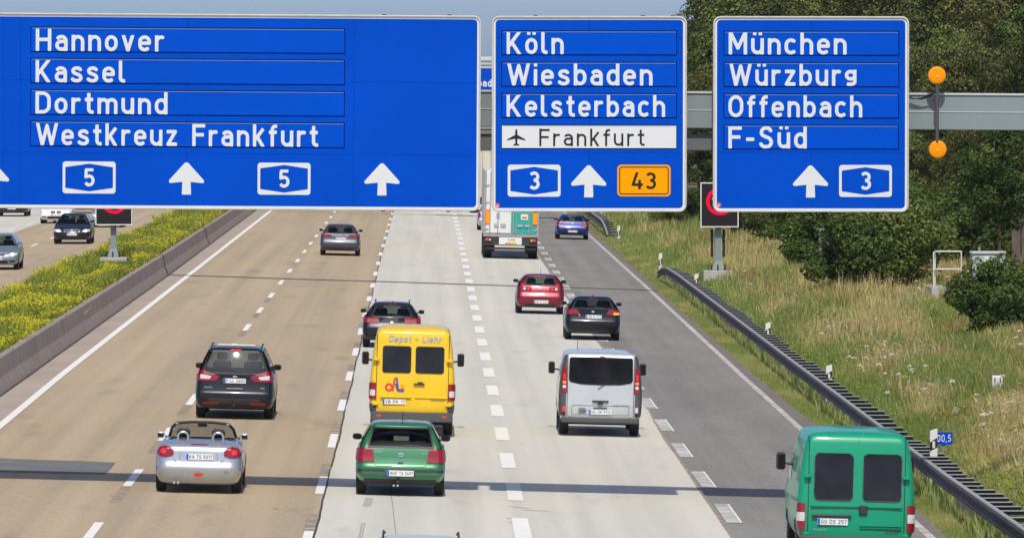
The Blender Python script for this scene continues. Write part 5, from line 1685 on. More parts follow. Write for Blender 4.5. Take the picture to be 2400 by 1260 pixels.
mk('logo_letter', [(x, float(yfn(x, z)) - .003, z) for x, z in V], F, 'logo_red', t)
V, F = flat(union(poly([(-.38, 1.33), (-.34, 1.33), (-.30, 1.05), (-.34, 1.05)]), rrect(-.26, 1.035, .075, .027, .005), poly([(-.40, 1.2), (-.33, 1.16), (-.31, 1.06), (-.35, 1.02)])), -.45, -.15, 1.0, 1.35, .012)
mk('logo_letter', [(x, float(yfn(x, z)) - .005, z) for x, z in V], F, 'logo_navy', t)
V, F = flat(rrect(-.225, 1.12, .035, .045, .005), -.3, -.15, 1.0, 1.2, .012)
mk('logo_block', [(x, float(yfn(x, z)) - .003, z) for x, z in V], F, 'sign_orange', t)
letter(t, 'SPRINTER', .42, .72, .80, .035, yfn, 'plastic_grey', .9)
for s_ in (-1, 1): vanmirror(t, s_ * 1.03, 4.15, 1.60, .16, .30, s_)
for k in range(5):
    MB().box(-.5 + k * .25 - .015, -.5 + k * .25 + .015, .5, 2.7, 2.458, 2.472).build('roof_rib', 'paint_yellow', t)
put(t, 963.5, 1018, 0, .95)

# silver van with dark side pillars
paint('paint_white', (0.58, 0.60, 0.60), .35, .35)
t = thing('passenger_van', (0, 0, 0), 'silver white van with one wide dark rear window and grey corner pillars', 'van')
W, L = .952, 4.78
rows = [(.30, .14, L - .25, .84), (.36, .06, L - .1, .90), (.50, .03, L - .04, .935), (.70, .03, L - .03, .95), (1.02, .045, L - .15, .952), (1.10, .05, L - .55, .948), (1.2, .055, L - .75, .94), (1.5, .085, L - 1.15, .905), (1.8, .12, L - 1.5, .85), (1.86, .14, L - 1.6, .82), (1.895, .19, L - 1.75, .76), (1.915, .28, L - 2.0, .62), (1.925, .5, L - 2.2, .35)]
sb = van_body(t, rows, 'paint_white', W, L, (.32, .215, .85, 3.95), bf=.5)
wn_ = both(poly([(-.02, 1.19), (.45, 1.20), (.69, 1.245), (.725, 1.30), (.715, 1.77), (.69, 1.80), (-.02, 1.81)], .012))
rearpatch(sb, t, 'rear_window', wn_, (-.85, .85, 1.15, 1.85), 'dark_glass', .014)
for s_ in (-1, 1):
    for k in range(1): pass
    rearpatch(sb, t, 'corner_pillar', lambda x, z: np.maximum(np.maximum(.775 - .03 * (z > 9) - s_ * x, 1.01 - z), z - 1.86), (-.952, .952, .98, 1.88), 'plastic_grey', .008)
    rearpatch(sb, t, 'corner_guard', lambda x, z: np.maximum(np.maximum(.79 - s_ * x, .46 - z), z - 1.0), (-.952, .952, .44, 1.02), 'plastic_grey', .012)
    o = rearpatch(sb, t, 'tail_light', poly([(s_ * .77, 1.0), (s_ * .87, 1.0), (s_ * .875, 1.45), (s_ * .85, 1.57), (s_ * .79, 1.57)], .008) if s_ > 0 else poly([(-.79, 1.57), (-.85, 1.57), (-.875, 1.45), (-.87, 1.0), (-.77, 1.0)], .008), (-.952, .952, .98, 1.6), 'red_lamp', .024)
    for z in (1.13, 1.23): rearpatch(sb, t, 'lens', circ(s_ * .825, z, .038), (-.9, .9, 1.0, 1.4), 'amber_lamp' if z > 1.2 else 'clear_lamp', .032, o, res=.018)
    for z in (1.33, 1.40): rearpatch(sb, t, 'lens', circ(s_ * .825, z, .03), (-.9, .9, 1.2, 1.5), 'red_bright', .032, o, res=.018)
    rearpatch(sb, t, 'tailgate_seam', rrect(s_ * .762, 1.16, .006, .70, .002), (-.9, .9, .45, 1.88), 'black', .014, res=.011)
    MB().box(s_ * .84 - .035, s_ * .84 + .035, -.02, .06, .55, .68, ch=.01).build('corner_reflector', 'clear_lamp' if s_ > 0 else 'red_bright', t, True)
    vanmirror(t, s_ * 1.00, 3.75, 1.42, .15, .28, s_)
    rearpatch(sb, t, 'reflector', rrect(s_ * .68, .42, .05, .02, .005), (-.9, .9, .36, .46), 'red_bright', .022, res=.015)
MB().box(-.90, .90, -.07, .16, .30, .43, ch=.03).build('bumper', 'plastic_grey', t, True)
rearpatch(sb, t, 'brake_light', rrect(.02, 1.845, .06, .018, .008), (-.2, .2, 1.82, 1.88), 'red_bright', .014, res=.015)
rearpatch(sb, t, 'plate_recess_edge', ring(rrect(0, .60, .66, .11, .03), .010), (-.8, .8, .47, .72), 'plastic_grey', .010, res=.014)
MB().box(-.19, .19, -.02, .05, .785, .825, ch=.012).build('tailgate_handle', 'plastic', t, True)
MB().box(-.06, .06, -.03, .05, .73, .79, ch=.012).build('handle_latch', 'plastic', t, True)
MB().box(-.16, .16, -.02, .05, .645, .665, ch=.006).build('plate_light', 'plastic', t)
plate(t, 0.0, float(sb.rear(0, .55)) - .018, .56, 'GG CM 9112')
yfn = lambda x, z: sb.rear(x / .95, z) - .012
letter(t, 'TRAFIC', .28, .68, .70, .03, yfn, 'plastic_grey', .9)
letter(t, 'TAXI', -.66, -.48, .70, .03, yfn, 'plastic_grey', .9) if False else None
for k in range(3): MB().box(-.50, -.34 + .03 * (k % 2), .012, .018, .62 - k * .045, .64 - k * .045).build('sticker_line', 'plastic_grey', t)
wiper(t, sb, .10, 1.20, -.07, 1.09)
antenna(t, -.50, 2.9, 1.90, -.05, .30)
put(t, 1403, 1019, 0, .85)

# green van at the right edge
paint('paint_teal', (0.0, 0.30, 0.15), 0.0, .4, .35)
t = thing('panel_van', (0, 0, 0), 'bright green panel van cut off by the bottom edge at right', 'van')
W, L = 1.0, 5.1
rows = [(.36, .14, L - .2, .90), (.42, .05, L - .1, .95), (.55, .03, L - .05, .985), (.8, .03, L - .05, 1.0), (1.1, .04, L - .1, 1.0), (1.25, .05, L - .7, .99), (1.4, .06, L - .95, .98), (1.8, .09, L - 1.4, .93), (2.05, .12, L - 1.7, .885), (2.13, .14, L - 1.8, .85), (2.19, .19, L - 1.95, .79), (2.22, .28, L - 2.15, .66), (2.235, .5, L - 2.4, .4)]
sb = van_body(t, rows, 'paint_teal', W, L, (.33, .21, .95, 3.85))
for s_ in (-1, 1):
    cx = .02 + s_ * .415
    wn_ = rrect(cx, 1.475, .335, .405, .09)
    rearpatch(sb, t, 'rear_window', wn_, (-.9, .9, 1.02, 1.92), 'dark_glass', .012)
    seam(sb, t, 'window_seal', wn_, (-.9, .9, 1.02, 1.92), .016, 'plastic_grey', .016, .03)
    o = rearpatch(sb, t, 'tail_light', rrect(s_ * .925, .79, .065, .23, .015), (-1, 1, .54, 1.04), 'red_lamp', .024)
    rearpatch(sb, t, 'reverse_lens', rrect(s_ * .925, .79, .06, .075, .008), (-1, 1, .54, 1.04), 'clear_lamp', .032, o)
    rearpatch(sb, t, 'door_seam', rrect(s_ * .82, 1.3, .007, .86, .003), (-1, 1, .44, 2.16), 'black', .008, res=.011)
    for z in (1.48, .50): MB().box(min(s_ * .78, s_ * .90), max(s_ * .78, s_ * .90), -.01, .12, z - .03, z + .03, ch=.015).build('hinge', 'paint_teal', t, True)
    vanmirror(t, s_ * 1.05, 3.6, 1.55, .16, .30, s_)
rearpatch(sb, t, 'door_seam', rrect(.02, 1.3, .007, .88, .003), (-.1, .1, .42, 2.18), 'black', .008, res=.008)
for z in (.98, .66, .62): MB().box(.06 if z < .9 else -.78, .78, .0, .05, z - .006, z + .006).build('door_ridge', 'paint_teal', t)
MB().box(-.76, -.08, -.03, .05, .80, .845, ch=.015).build('plate_light_bar', 'plastic_grey', t, True)
plate(t, -.40, float(sb.rear(-.4, .7)) - .02, .715, 'GG DS 257')
MB().box(.045, .19, -.02, .05, .85, 1.0, ch=.015).build('door_handle', 'plastic', t, True)
MB().box(-.97, .97, -.09, .14, .30, .48, ch=.03).build('bumper', 'plastic_grey', t, True)
yfn = lambda x, z: sb.rear(x, z) - .012
letter(t, 'DUCATO', -.72, -.50, .555, .04, yfn, 'logo_blue', 1.0)
letter(t, 'MAXI', .50, .72, .53, .045, yfn, 'plastic_grey', 1.0, .1)
mk('side_window', *sb.patch(rrect(3.1, 1.5, .35, .22, .05), 2.7, 3.5, 1.2, 1.8, 'left', .008, .06), 'dark_glass', t)
put(t, 1996, 1314, 0, .95)

# ------------------------------------------------------------------ trailer and lorries
mat('trailer_white', (0.70, 0.70, 0.68), .4, noise=.04, nscale=2)
mat('trailer_green', (0.02, 0.36, 0.30), .4)
mat('trailer_grey', (0.33, 0.33, 0.32), .5)
t = thing('refrigerated_trailer', (0, 0, 0), 'white box trailer with a green right door, below the Köln sign', 'lorry')
W = 1.30
MB().box(-W, W, 0.0, 13.2, 1.12, 4.12, ch=.03).build('box_body', 'trailer_white', t)
for s_ in (-1, 1):
    MB().box(min(s_ * W, s_ * (W - .10)), max(s_ * W, s_ * (W - .10)), -.05, -.002, 1.12, 4.12, ch=.01).build('corner_post', 'trailer_grey', t)
    o = MB().box(s_ * 1.11 - .10, s_ * 1.11 + .10, -.078, -.052, 1.62, 2.26).build('marker_board', 'sign_orange', t)
    e = MB()
    e.box(s_ * 1.11 - .105, s_ * 1.11 + .105, -.085, -.079, 2.235, 2.27).box(s_ * 1.11 - .105, s_ * 1.11 + .105, -.085, -.079, 1.60, 1.64)
    e.box(s_ * 1.11 - .105, s_ * 1.11 - .085, -.085, -.079, 1.64, 2.235)
    e.build('board_rim', 'red_bright', o)
    o = MB().box(s_ * 1.05 - .17, s_ * 1.05 + .17, -.12, .02, .78, .98, ch=.015).build('lamp_cluster', 'plastic', t)
    MB().box(s_ * 1.12 - .05, s_ * 1.12 + .05, -.135, -.121, .83, .93).build('tail_light', 'red_bright', o)
    MB().box(s_ * .98 - .05, s_ * .98 + .05, -.135, -.121, .83, .93).build('amber_light', 'amber_lamp', o)
MB().box(-1.19, -.02, -.05, -.003, 1.20, 4.02, ch=.01).build('door', 'trailer_white', t)
MB().box(.0, 1.19, -.05, -.003, 1.20, 4.02, ch=.01).build('door', 'trailer_green', t)
for x in (-1.0, -.62, .10, .24, .84): MB().tube([(x, -.085, 1.15), (x, -.085, 4.08)], .022, 8).build('lock_rod', 'trailer_grey', t, True)
for x0, x1 in ((-.80, -.58), (-.50, -.25), (.30, .55), (.62, .88)):
    MB().box(x0, x1, -.125, -.08, 1.50, 1.63, ch=.012).build('door_lock', 'chrome', t)
for z in (3.4, 2.6, 1.35):
    for s_ in (-1, 1): MB().box(min(s_ * 1.05, s_ * 1.26), max(s_ * 1.05, s_ * 1.26), -.075, -.052, z - .04, z + .04, ch=.01).build('hinge', 'trailer_grey', t)
V, F = flat(poly([(-.50, 2.62), (-.28, 2.43), (-.50, 2.19), (-.72, 2.43)]), -.75, -.25, 2.1, 2.7, .03)
mk('diamond_sticker', [(x, -.053, z) for x, z in V], F, 'trailer_grey', t)
MB().box(-.70, -.54, -.058, -.0505, 1.85, 2.13).build('sticker', 'logo_blue', t)
MB().box(.45, .78, -.058, -.0505, 1.84, 2.10).build('sticker', 'post_white', t)
MB().box(.50, .73, -.062, -.0585, 1.90, 1.98).build('sticker_mark', 'logo_red', t)
MB().box(-W, W, -.07, .1, 1.02, 1.115, ch=.01).build('rear_sill', 'trailer_grey', t)
MB().box(-1.25, 1.25, -.04, .05, .62, 1.01, ch=.01).build('rear_beam', 'plastic', t)
o = MB().box(-.55, .52, -.10, -.045, .66, 1.0, ch=.01).build('plate_board', 'trailer_white', t)
V, F = text_mesh('KONE', -.12, .20, .84, .09, 1.0)
mk('lettering', [(x, -.103, z) for x, z in V], F, 'plate_text', o)
plate(t, .02, -.115, .71, 'WOB 7713', .52, .10, True, mt='plate_yellow')
MB().box(-1.2, 1.2, .15, .30, .42, .52, ch=.01).build('under_run_bar', 'plastic_grey', t)
for s_ in (-1, 1):
    MB().box(min(s_ * .74, s_ * 1.26), max(s_ * .74, s_ * 1.26), .55, .58, .30, .95).build('mud_flap', 'rubber', t)
    for y in (1.6, 2.95, 4.3, 11.0):
        wheel(t, s_ * 1.07, y, .50, .40, s_)
MB().box(-.6, .6, .4, 12.5, .75, 1.11).build('chassis', 'under', t)
put(t, 1195.5, 606, 0, .6)
zt_ = 4.15
mk('reefer_unit', *(lambda m: (m.V, m.F))(MB().box(-1.0, 1.0, 13.21, 13.7, 2.4, 3.9, ch=.05)), 'trailer_white', t)
q = MB().box(-1.22, 1.22, 13.9, 16.0, .5, 3.6, ch=.12).build('tractor_cab', 'trailer_white', t, True)
for s_ in (-1, 1): wheel(t, s_ * 1.05, 15.2, .5, .35, s_)

mat('lorry_cream', (0.62, 0.59, 0.48), .6, noise=.15, nscale=1.2, stretch=(1, 1, .15))
t = thing('box_lorry', (0, 0, 0), 'cream box lorry ahead of the trailer, showing in the slot between two signs', 'lorry')
p = gnd(1146, 499)
MB().box(-1.27, 1.27, 0, 9, 1.0, 3.95, ch=.02).build('box_body', 'lorry_cream', t)
MB().box(-1.3, 1.3, -.03, .3, 3.95, 4.13, ch=.02).build('roof_edge', 'far_wall', t)
MB().box(-1.2, 1.2, -.02, .1, .55, .98).build('rear_beam', 'plastic', t)
for s_ in (-1, 1):
    for y in (1.2, 7.5): wheel(t, s_ * 1.02, y, .48, .4, s_)
MB().box(-.5, .5, .3, 8.5, .6, .99).build('chassis', 'under', t)
for x in (-.9, -.5, .02, .5, .9): MB().tube([(x, -.04, 1.05), (x, -.04, 3.9)], .02, 6).build('lock_rod', 'trailer_grey', t)
put(t, 1146, 499, 0, 1.2)
# silver car between lorry and trailer
t, sb, sg, sr = simple_car('hatchback', 'silver car almost hidden behind the trailer, its left tail light showing', 'paint_silver', .88, 4.2, .95, 1.44,
    poly([(-.6, .98), (.6, .98), (.50, 1.31), (-.50, 1.31)], .03), [rrect(.76, 1.0 - .18, .07, .12, .03)], 1154.5, 539.5, (0, .5), 'F AB 331')

# ------------------------------------------------------------------ oncoming cars (noses towards us)
def oncoming(name, label, paintm, W, L, belt, roof, px, py, kind, txt='F AX 210', wr=.58, hood=.74, lampm='head_lit'):
    t = thing(name, (0, 0, 0), label, 'car', 'oncoming cars on the far carriageway')
    bd_, gl_, rf_ = car_rows(L, W, belt, roof, .45, 1.0, L - 1.15, L - 1.9, wr, hood=hood, bump=.50, zb=.20, tail=.10, wb=W - .08)
    pane = poly([(-.6, belt + .03), (.6, belt + .03), (.5, roof - .12), (-.5, roof - .12)], .03)
    sw = union(poly([(1.1, belt + .04), (2.0, belt + .04), (2.0, roof - .13), (1.35, roof - .13)], .02), poly([(2.1, belt + .04), (L - 1.5, belt + .04), (L - 2.1, roof - .13), (2.1, roof - .13)], .02))
    sb, sg, sr = make_car(t, paintm, bd_, gl_, rf_, W, L, (.32, .21, .85, L - .85), pane, belt, roof, sw, mirrors=(belt + .10, L - 1.5, .19, .13, paintm), bf=.45)
    F_ = lambda nm, sh, box, m_, off=.012, res=.03: rearpatch(sb, t, nm, sh, box, m_, off, None, res, 'front')
    z = hood - .10
    for s_ in (-1, 1):
        F_('headlight', poly([(s_ * (W - .40), z - .055), (s_ * (W - .06), z - .03), (s_ * (W - .05), z + .07), (s_ * (W - .36), z + .045)][::s_], .01), (-W, W, .4, hood), 'clear_lamp', .016)
        F_('headlight_lens', circ(s_ * (W - .24), z + .005, .065), (-W, W, .4, hood), lampm, .024, .02)
        F_('fog_lamp', rrect(s_ * (W - .25), .36, .11, .035, .015), (-W, W, .25, .5), 'plastic', .014)
    if kind == 'kidney':
        for s_ in (-1, 1): F_('grille', rrect(s_ * .16, z - .01, .13, .065, .05), (-.5, .5, .45, hood), 'black', .016, .02)
    else:
        F_('grille', both(poly([(-.01, z - .06), (.34, z - .05), (.38, z + .045), (-.01, z + .05)], .01)), (-.6, .6, .45, hood), 'black', .014)
        F_('grille_trim', ring(both(poly([(-.01, z - .07), (.36, z - .06), (.40, z + .055), (-.01, z + .06)], .01)), .018), (-.6, .6, .45, hood), 'chrome', .020, .02)
        F_('badge', circ(0, z + .03, .05), (-.1, .1, .5, hood), 'chrome', .026, .018)
    F_('lower_intake', both(rrect(0, .33, .48, .065, .03)), (-W, W, .22, .45), 'plastic', .014)
    o = plate(t, 0, float(sb.front(0, .47)) + .015, .47, txt, front=True)
    d = ray(px, py); k = (0.30 - CAM_H) / d[2]
    t.location = (d[0] * k, k + (L - .6), .31)
    t.rotation_euler = (0, 0, PI)
    return t
paint('paint_dark', (0.016, 0.018, 0.034), .3, .28)
paint('paint_steel', (0.26, 0.30, 0.37), .5, .32)
paint('paint_pure', (0.78, 0.78, 0.80), .0, .35)
oncoming('saloon_car', 'oncoming dark blue saloon left of the LED panel in the median', 'paint_dark', .91, 4.84, .96, 1.46, 169.5, 571.5, 'plain', 'GG SK 44')
oncoming('estate_car', 'oncoming silver blue estate cut off by the left edge', 'paint_steel', .91, 4.77, .98, 1.49, -7, 632, 'plain', 'F VP 808')
oncoming('saloon_car', 'oncoming white saloon behind the dark blue one, under the widest sign', 'paint_pure', .905, 4.6, .96, 1.43, 132, 523.5, 'kidney', 'OF W 320')
oncoming('estate_car', 'oncoming black car at the left edge just below the widest sign', 'paint_black', .93, 4.7, 1.0, 1.6, 28, 507, 'plain', 'MZ L 19')
oncoming('hatchback', 'oncoming silver car hidden behind the LED panel in the median', 'paint_silver', .88, 4.3, .95, 1.46, 252, 532.5, 'plain', 'DA H 55')
oncoming('saloon_car', 'oncoming dark red car whose bumper shows under the widest sign', 'paint_red', .89, 4.5, .95, 1.44, 190, 499.5, 'plain', 'F RT 7', lampm='clear_lamp')
# ------------------------------------------------------------------ vegetation
def np_mesh(name, V, nper, material, col=None, parent=None):
    """V: (n, nper, 3) separate faces of nper corners"""
    n = V.shape[0]
    me = bpy.data.meshes.new(name)
    me.vertices.add(n * nper)
    me.vertices.foreach_set('co', V.reshape(-1).astype(np.float32))
    me.loops.add(n * nper)
    me.loops.foreach_set('vertex_index', np.arange(n * nper, dtype=np.int32))
    me.polygons.add(n)
    me.polygons.foreach_set('loop_start', np.arange(0, n * nper, nper, dtype=np.int32))
    me.polygons.foreach_set('loop_total', np.full(n, nper, dtype=np.int32))
    me.materials.append(MATS[material])
    if col is not None:
        at_ = me.color_attributes.new('Col', 'FLOAT_COLOR', 'POINT')
        c = np.ones((n, nper, 4), np.float32)
        c[:, :, :3] = col[:, None, :]
        at_.data.foreach_set('color', c.reshape(-1))
    me.update()
    me.validate()
    o = bpy.data.objects.new(name, me)
    COL.objects.link(o)
    if parent: o.parent = parent
    return o
def vnoise(x, y, sc, seed):
    x = x / sc; y = y / sc
    xi = np.floor(x).astype(int); yi = np.floor(y).astype(int)
    fx = x - xi; fy = y - yi
    fx = fx * fx * (3 - 2 * fx); fy = fy * fy * (3 - 2 * fy)
    def hh(a, b):
        v = np.sin(a * 127.1 + b * 311.7 + seed * 74.7) * 43758.5453
        return v - np.floor(v)
    return (hh(xi, yi) * (1 - fx) + hh(xi + 1, yi) * fx) * (1 - fy) + (hh(xi, yi + 1) * (1 - fx) + hh(xi + 1, yi + 1) * fx) * fy
def unit(n):
    v = NR.normal(size=(n, 3))
    return v / np.linalg.norm(v, axis=1, keepdims=True)
def leaf_quads(P, N, size, asp=.62):
    n = len(P)
    r = NR.normal(size=(n, 3))
    U = np.cross(N, r); U /= np.linalg.norm(U, axis=1, keepdims=True) + 1e-9
    W_ = np.cross(N, U)
    s = size * NR.uniform(.6, 1.35, n)[:, None]
    a, b = U * s * .5, W_ * s * .5 * asp
    # pointed leaf: 4 corners as a kite
    return np.stack([P - a, P - b + a * .15, P + a, P + b + a * .15], axis=1)
def crown_mesh(name, rx, rz, nl, nleaf, size, lobe=(.24, .40), seed=0, base=.0, squash=.85, material='leaf_a', parent=None):
    """lobes of leaves spread in an ellipsoid of half width rx, half height rz centred at z = base + rz"""
    rg = np.random.default_rng(seed)
    C = []; Rr = []
    for i in range(nl):
        while True:
            p = rg.uniform(-1, 1, 3)
            q = np.linalg.norm(p)
            if .25 < q < .86: break
        # wide below the middle, narrower at the top
        k = 1.0 - .35 * max(0, p[2]) ** 2
        C.append([p[0] * rx * k, p[1] * rx * k, base + rz + p[2] * rz])
        Rr.append(rg.uniform(*lobe) * rx)
    C = np.array(C); Rr = np.array(Rr)
    w = Rr ** 2; idx = rg.choice(nl, nleaf, p=w / w.sum())
    d = unit(nleaf)
    rad = Rr[idx] * (NR.uniform(.50, 1.0, nleaf) ** .45) * (1 + .16 * np.sin(d[:, 0] * 7 + idx) * np.cos(d[:, 2] * 6))
    P = C[idx] + d * rad[:, None] * np.array([1, 1, squash])
    # a few loose sprays beyond the lobes
    m = NR.random(nleaf) < .05
    P[m] += d[m] * (NR.uniform(.1, .5, m.sum()) * Rr[idx][m] * .5)[:, None]
    P[:, 2] = np.maximum(P[:, 2], base * .6 + .05)
    N = d * .75 + unit(nleaf) * .65 + np.array([0, 0, .25])
    N /= np.linalg.norm(N, axis=1, keepdims=True)
    return np_mesh(name, leaf_quads(P, N, size), 4, material, parent=parent)
def limbs(name, hgt, rad, spread, seed, parent, base=.25):
    rg = random.Random(seed)
    m = MB()
    P = [(0, 0, -.6), (0, 0, 0), (.05 * hgt * rg.uniform(-.3, .3), .02 * hgt * rg.uniform(-1, 1), hgt * .35), (.05 * hgt * rg.uniform(-.6, .6), 0, hgt * .62), (0, 0, hgt * .85)]
    m.tube(P, [rad * 1.5, rad * 1.15, rad * .8, rad * .5, rad * .15], 8)
    for k in range(7):
        z = hgt * (base + .45 * k / 7)
        a = rg.uniform(0, 2 * PI)
        l = spread * rg.uniform(.5, .9)
        m.tube([(0, 0, z), (math.cos(a) * l * .5, math.sin(a) * l * .5, z + l * .35), (math.cos(a) * l, math.sin(a) * l, z + l * .8)], [rad * .5, rad * .3, rad * .08], 6)
    return m.build(name, 'bark', parent, True)

# --- prototypes (height 10 for trees, 3 for bushes), reused at different scales
TG = 'trees of the dense wood beyond the right bank'
def tree_proto(seed, rx, rz, base, material, nleaf=22000, size=.185):
    t = thing('leafy_tree', (0, -500, 0), 'tree', 'tree', TG)
    limbs('trunk', base + rz * 1.7, .17, rx * .9, seed, t)
    crown_mesh('crown', rx, rz, 64, nleaf, size, (.15, .28), seed, base, .85, material, t)
    return t
protos = [tree_proto(3, 3.3, 5.0, 1.2, 'leaf_a'), tree_proto(5, 3.8, 4.6, 1.6, 'leaf_b'), tree_proto(9, 2.9, 5.4, 1.0, 'leaf_a'), tree_proto(12, 3.6, 5.2, 1.0, 'leaf_b')]
used = [False] * 4
def place(px, Y, py_top, proto, label, grp=TG, hgt0=None, z=None, wid=1.0, name=None, cat=None):
    """stand a plant at a bearing of the photograph; py_top gives its height"""
    x = at(px, 400, Y).x
    gz = groundz(x, Y) if z is None else z
    top = at(px, py_top, Y).z
    pr, H0 = proto
    if pr.get('used'): o = copy_tree(pr)
    else: o = pr; pr['used'] = 1
    s = (top - gz) / H0
    o.location = (x, Y, gz)
    o.rotation_euler = (0, 0, R.uniform(0, 6.28))
    o.scale = (s * wid, s * wid, s)
    o['label'] = label
    o['category'] = cat or 'tree'
    o['group'] = grp
    return o
PT = [(protos[0], 11.0), (protos[1], 10.6), (protos[2], 11.6), (protos[3], 11.2)]
LW_ = 'leafy tree packed among its neighbours in the dense wood behind the right signs'
LL_ = 'leftmost tree of the wood, its crown against the sky right of the Köln sign'
# (pixel, distance, top pixel, prototype, width)
trees = [
 (1590, 560, 12, 0, .95, LL_),
 (1655, 545, -20, 1, .9, 'second tree from the left of the wood, its top just leaving the frame'),
 (1640, 470, 60, 2, 1.05, 'tree filling the slot between the Köln and München signs'),
 (1720, 520, -70, 3, 1.0, LW_), (1800, 500, -110, 0, 1.0, LW_), (1880, 470, -90, 1, 1.0, LW_), (1960, 500, -150, 2, 1.1, LW_), (2040, 455, -120, 3, 1.0, LW_),
 (2120, 480, -170, 0, 1.05, LW_), (2200, 440, -140, 1, 1.0, LW_), (2290, 470, -190, 2, 1.15, LW_), (2370, 430, -160, 3, 1.0, LW_), (2450, 460, -180, 0, 1.1, LW_), (2530, 430, -150, 1, 1.1, LW_),
 (1700, 440, 120, 1, 1.0, LW_), (1770, 420, 60, 2, 1.0, LW_), (1850, 410, 90, 3, 1.0, LW_), (1930, 395, 30, 0, 1.0, LW_), (2010, 400, 70, 1, 1.0, LW_), (2080, 375, 40, 2, 1.05, LW_),
 (2165, 365, 90, 3, .95, 'mid green tree directly behind the two amber beacons'), (2240, 380, 20, 0, 1.0, LW_), (2310, 350, 50, 1, 1.0, LW_), (2390, 360, -10, 2, 1.0, LW_), (2470, 345, 30, 3, 1.1, LW_), (2550, 350, 20, 0, 1.1, LW_), (2640, 340, 20, 1, 1.1, LW_),
 (2150, 322, 300, 2, 1.15, 'lower tree below the gantry beam, above the white handrail'), (2235, 318, 285, 3, 1.1, LW_), (2310, 312, 250, 1, 1.0, LW_), (2400, 300, 230, 0, 1.1, 'nearest tree of the wood at the right edge, behind the board fence'), (2500, 300, 200, 2, 1.2, LW_),
 (1660, 430, 230, 0, 1.1, LW_), (2060, 330, 330, 0, 1.15, LW_), (1975, 335, 350, 1, 1.15, LW_), (1890, 345, 340, 2, 1.2, LW_), (1810, 365, 350, 3, 1.2, LW_), (1740, 385, 360, 1, 1.2, LW_),
]
for (px, Y, pt, k, wd, lb) in trees: place(px, Y, pt, PT[k], lb, wid=wd)

# bushes along the foot of the wood
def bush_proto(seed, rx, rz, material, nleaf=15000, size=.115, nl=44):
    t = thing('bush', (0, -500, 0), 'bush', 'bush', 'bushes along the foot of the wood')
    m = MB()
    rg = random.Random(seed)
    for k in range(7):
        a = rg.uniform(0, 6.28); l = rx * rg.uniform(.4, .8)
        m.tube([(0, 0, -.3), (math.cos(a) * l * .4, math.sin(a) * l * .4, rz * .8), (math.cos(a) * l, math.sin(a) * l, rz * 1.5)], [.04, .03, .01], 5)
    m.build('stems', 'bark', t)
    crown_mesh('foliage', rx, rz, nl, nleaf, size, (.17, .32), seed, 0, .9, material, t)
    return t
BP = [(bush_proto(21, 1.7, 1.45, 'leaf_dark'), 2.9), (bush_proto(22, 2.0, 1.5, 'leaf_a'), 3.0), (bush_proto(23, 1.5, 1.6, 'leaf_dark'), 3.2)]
BG = 'bushes along the foot of the wood'
BL = 'dark rounded bush at the shady foot of the wood'
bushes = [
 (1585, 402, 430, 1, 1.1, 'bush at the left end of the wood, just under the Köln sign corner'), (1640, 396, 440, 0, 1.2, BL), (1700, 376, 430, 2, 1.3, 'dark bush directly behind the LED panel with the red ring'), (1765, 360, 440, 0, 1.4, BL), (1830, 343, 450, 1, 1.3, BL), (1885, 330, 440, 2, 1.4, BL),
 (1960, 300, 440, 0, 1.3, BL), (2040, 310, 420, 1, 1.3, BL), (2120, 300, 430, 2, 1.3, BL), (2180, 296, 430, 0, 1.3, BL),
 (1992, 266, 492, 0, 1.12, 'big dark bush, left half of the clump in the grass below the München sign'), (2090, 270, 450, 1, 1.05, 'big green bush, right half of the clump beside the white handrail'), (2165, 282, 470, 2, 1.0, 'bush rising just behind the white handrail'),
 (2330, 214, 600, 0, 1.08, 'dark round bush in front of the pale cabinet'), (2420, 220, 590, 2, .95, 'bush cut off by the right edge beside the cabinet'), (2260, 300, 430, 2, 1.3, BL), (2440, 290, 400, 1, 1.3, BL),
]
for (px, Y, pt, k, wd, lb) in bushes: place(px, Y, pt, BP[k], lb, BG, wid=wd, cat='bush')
# small tree over the cabinet
t = thing('small_tree', (0, 0, 0), 'small loose tree with a bare trunk standing over the pale cabinet', 'tree')
x = at(2347, 500, 258).x
t.location = (x, 258, groundz(x, 258))
limbs('trunk', 5.2, .07, 1.2, 31, t, .35)
crown_mesh('crown', 1.55, 2.1, 16, 8000, .12, (.26, .42), 41, 2.3, .8, 'leaf_dark', t)

# --- grasses
PAL = dict(straw=(.60, .50, .21), green=(.215, .285, .070), lush=(.22, .36, .095), brown=(.40, .25, .12), olive=(.36, .36, .12))
PAL = {k: np.array(v) for k, v in PAL.items()}
def blades(name, X, Y, Z, Hh, Wd, colr, lean=.17, parent=None):
    n = len(X)
    a = NR.uniform(0, PI, n)
    ux, uy = np.cos(a) * Wd * .5, np.sin(a) * Wd * .5 * .5
    lx = NR.normal(0, lean, n) * Hh; ly = NR.normal(0, lean, n) * Hh
    V = np.zeros((n, 4, 3))
    V[:, 0] = np.stack([X - ux, Y - uy, Z], 1)
    V[:, 1] = np.stack([X + ux, Y + uy, Z], 1)
    V[:, 2] = np.stack([X + ux * .7 + lx * .45, Y + uy * .7 + ly * .45, Z + Hh * .6], 1)
    V[:, 3] = np.stack([X + lx, Y + ly, Z + Hh], 1)
    return struct(np_mesh(name, V, 4, 'blade', colr, parent), 'stuff')
def gz_np(X, Y):
    z = np.interp(X, [9.3, 10.4, 12.2, 15.0, 18.5, 26, 40, 90], [-0.242, -0.30, 0.12, 0.36, 0.48, 0.95, 3.0, 7.0])
    z = z + np.where(X > 10.4, 0.10 * np.sin(X * 1.3 + Y * 0.05) * np.minimum(1, (X - 10.4) / 3) + 0.05 * np.sin(Y * 0.21 + X), 0)
    return z
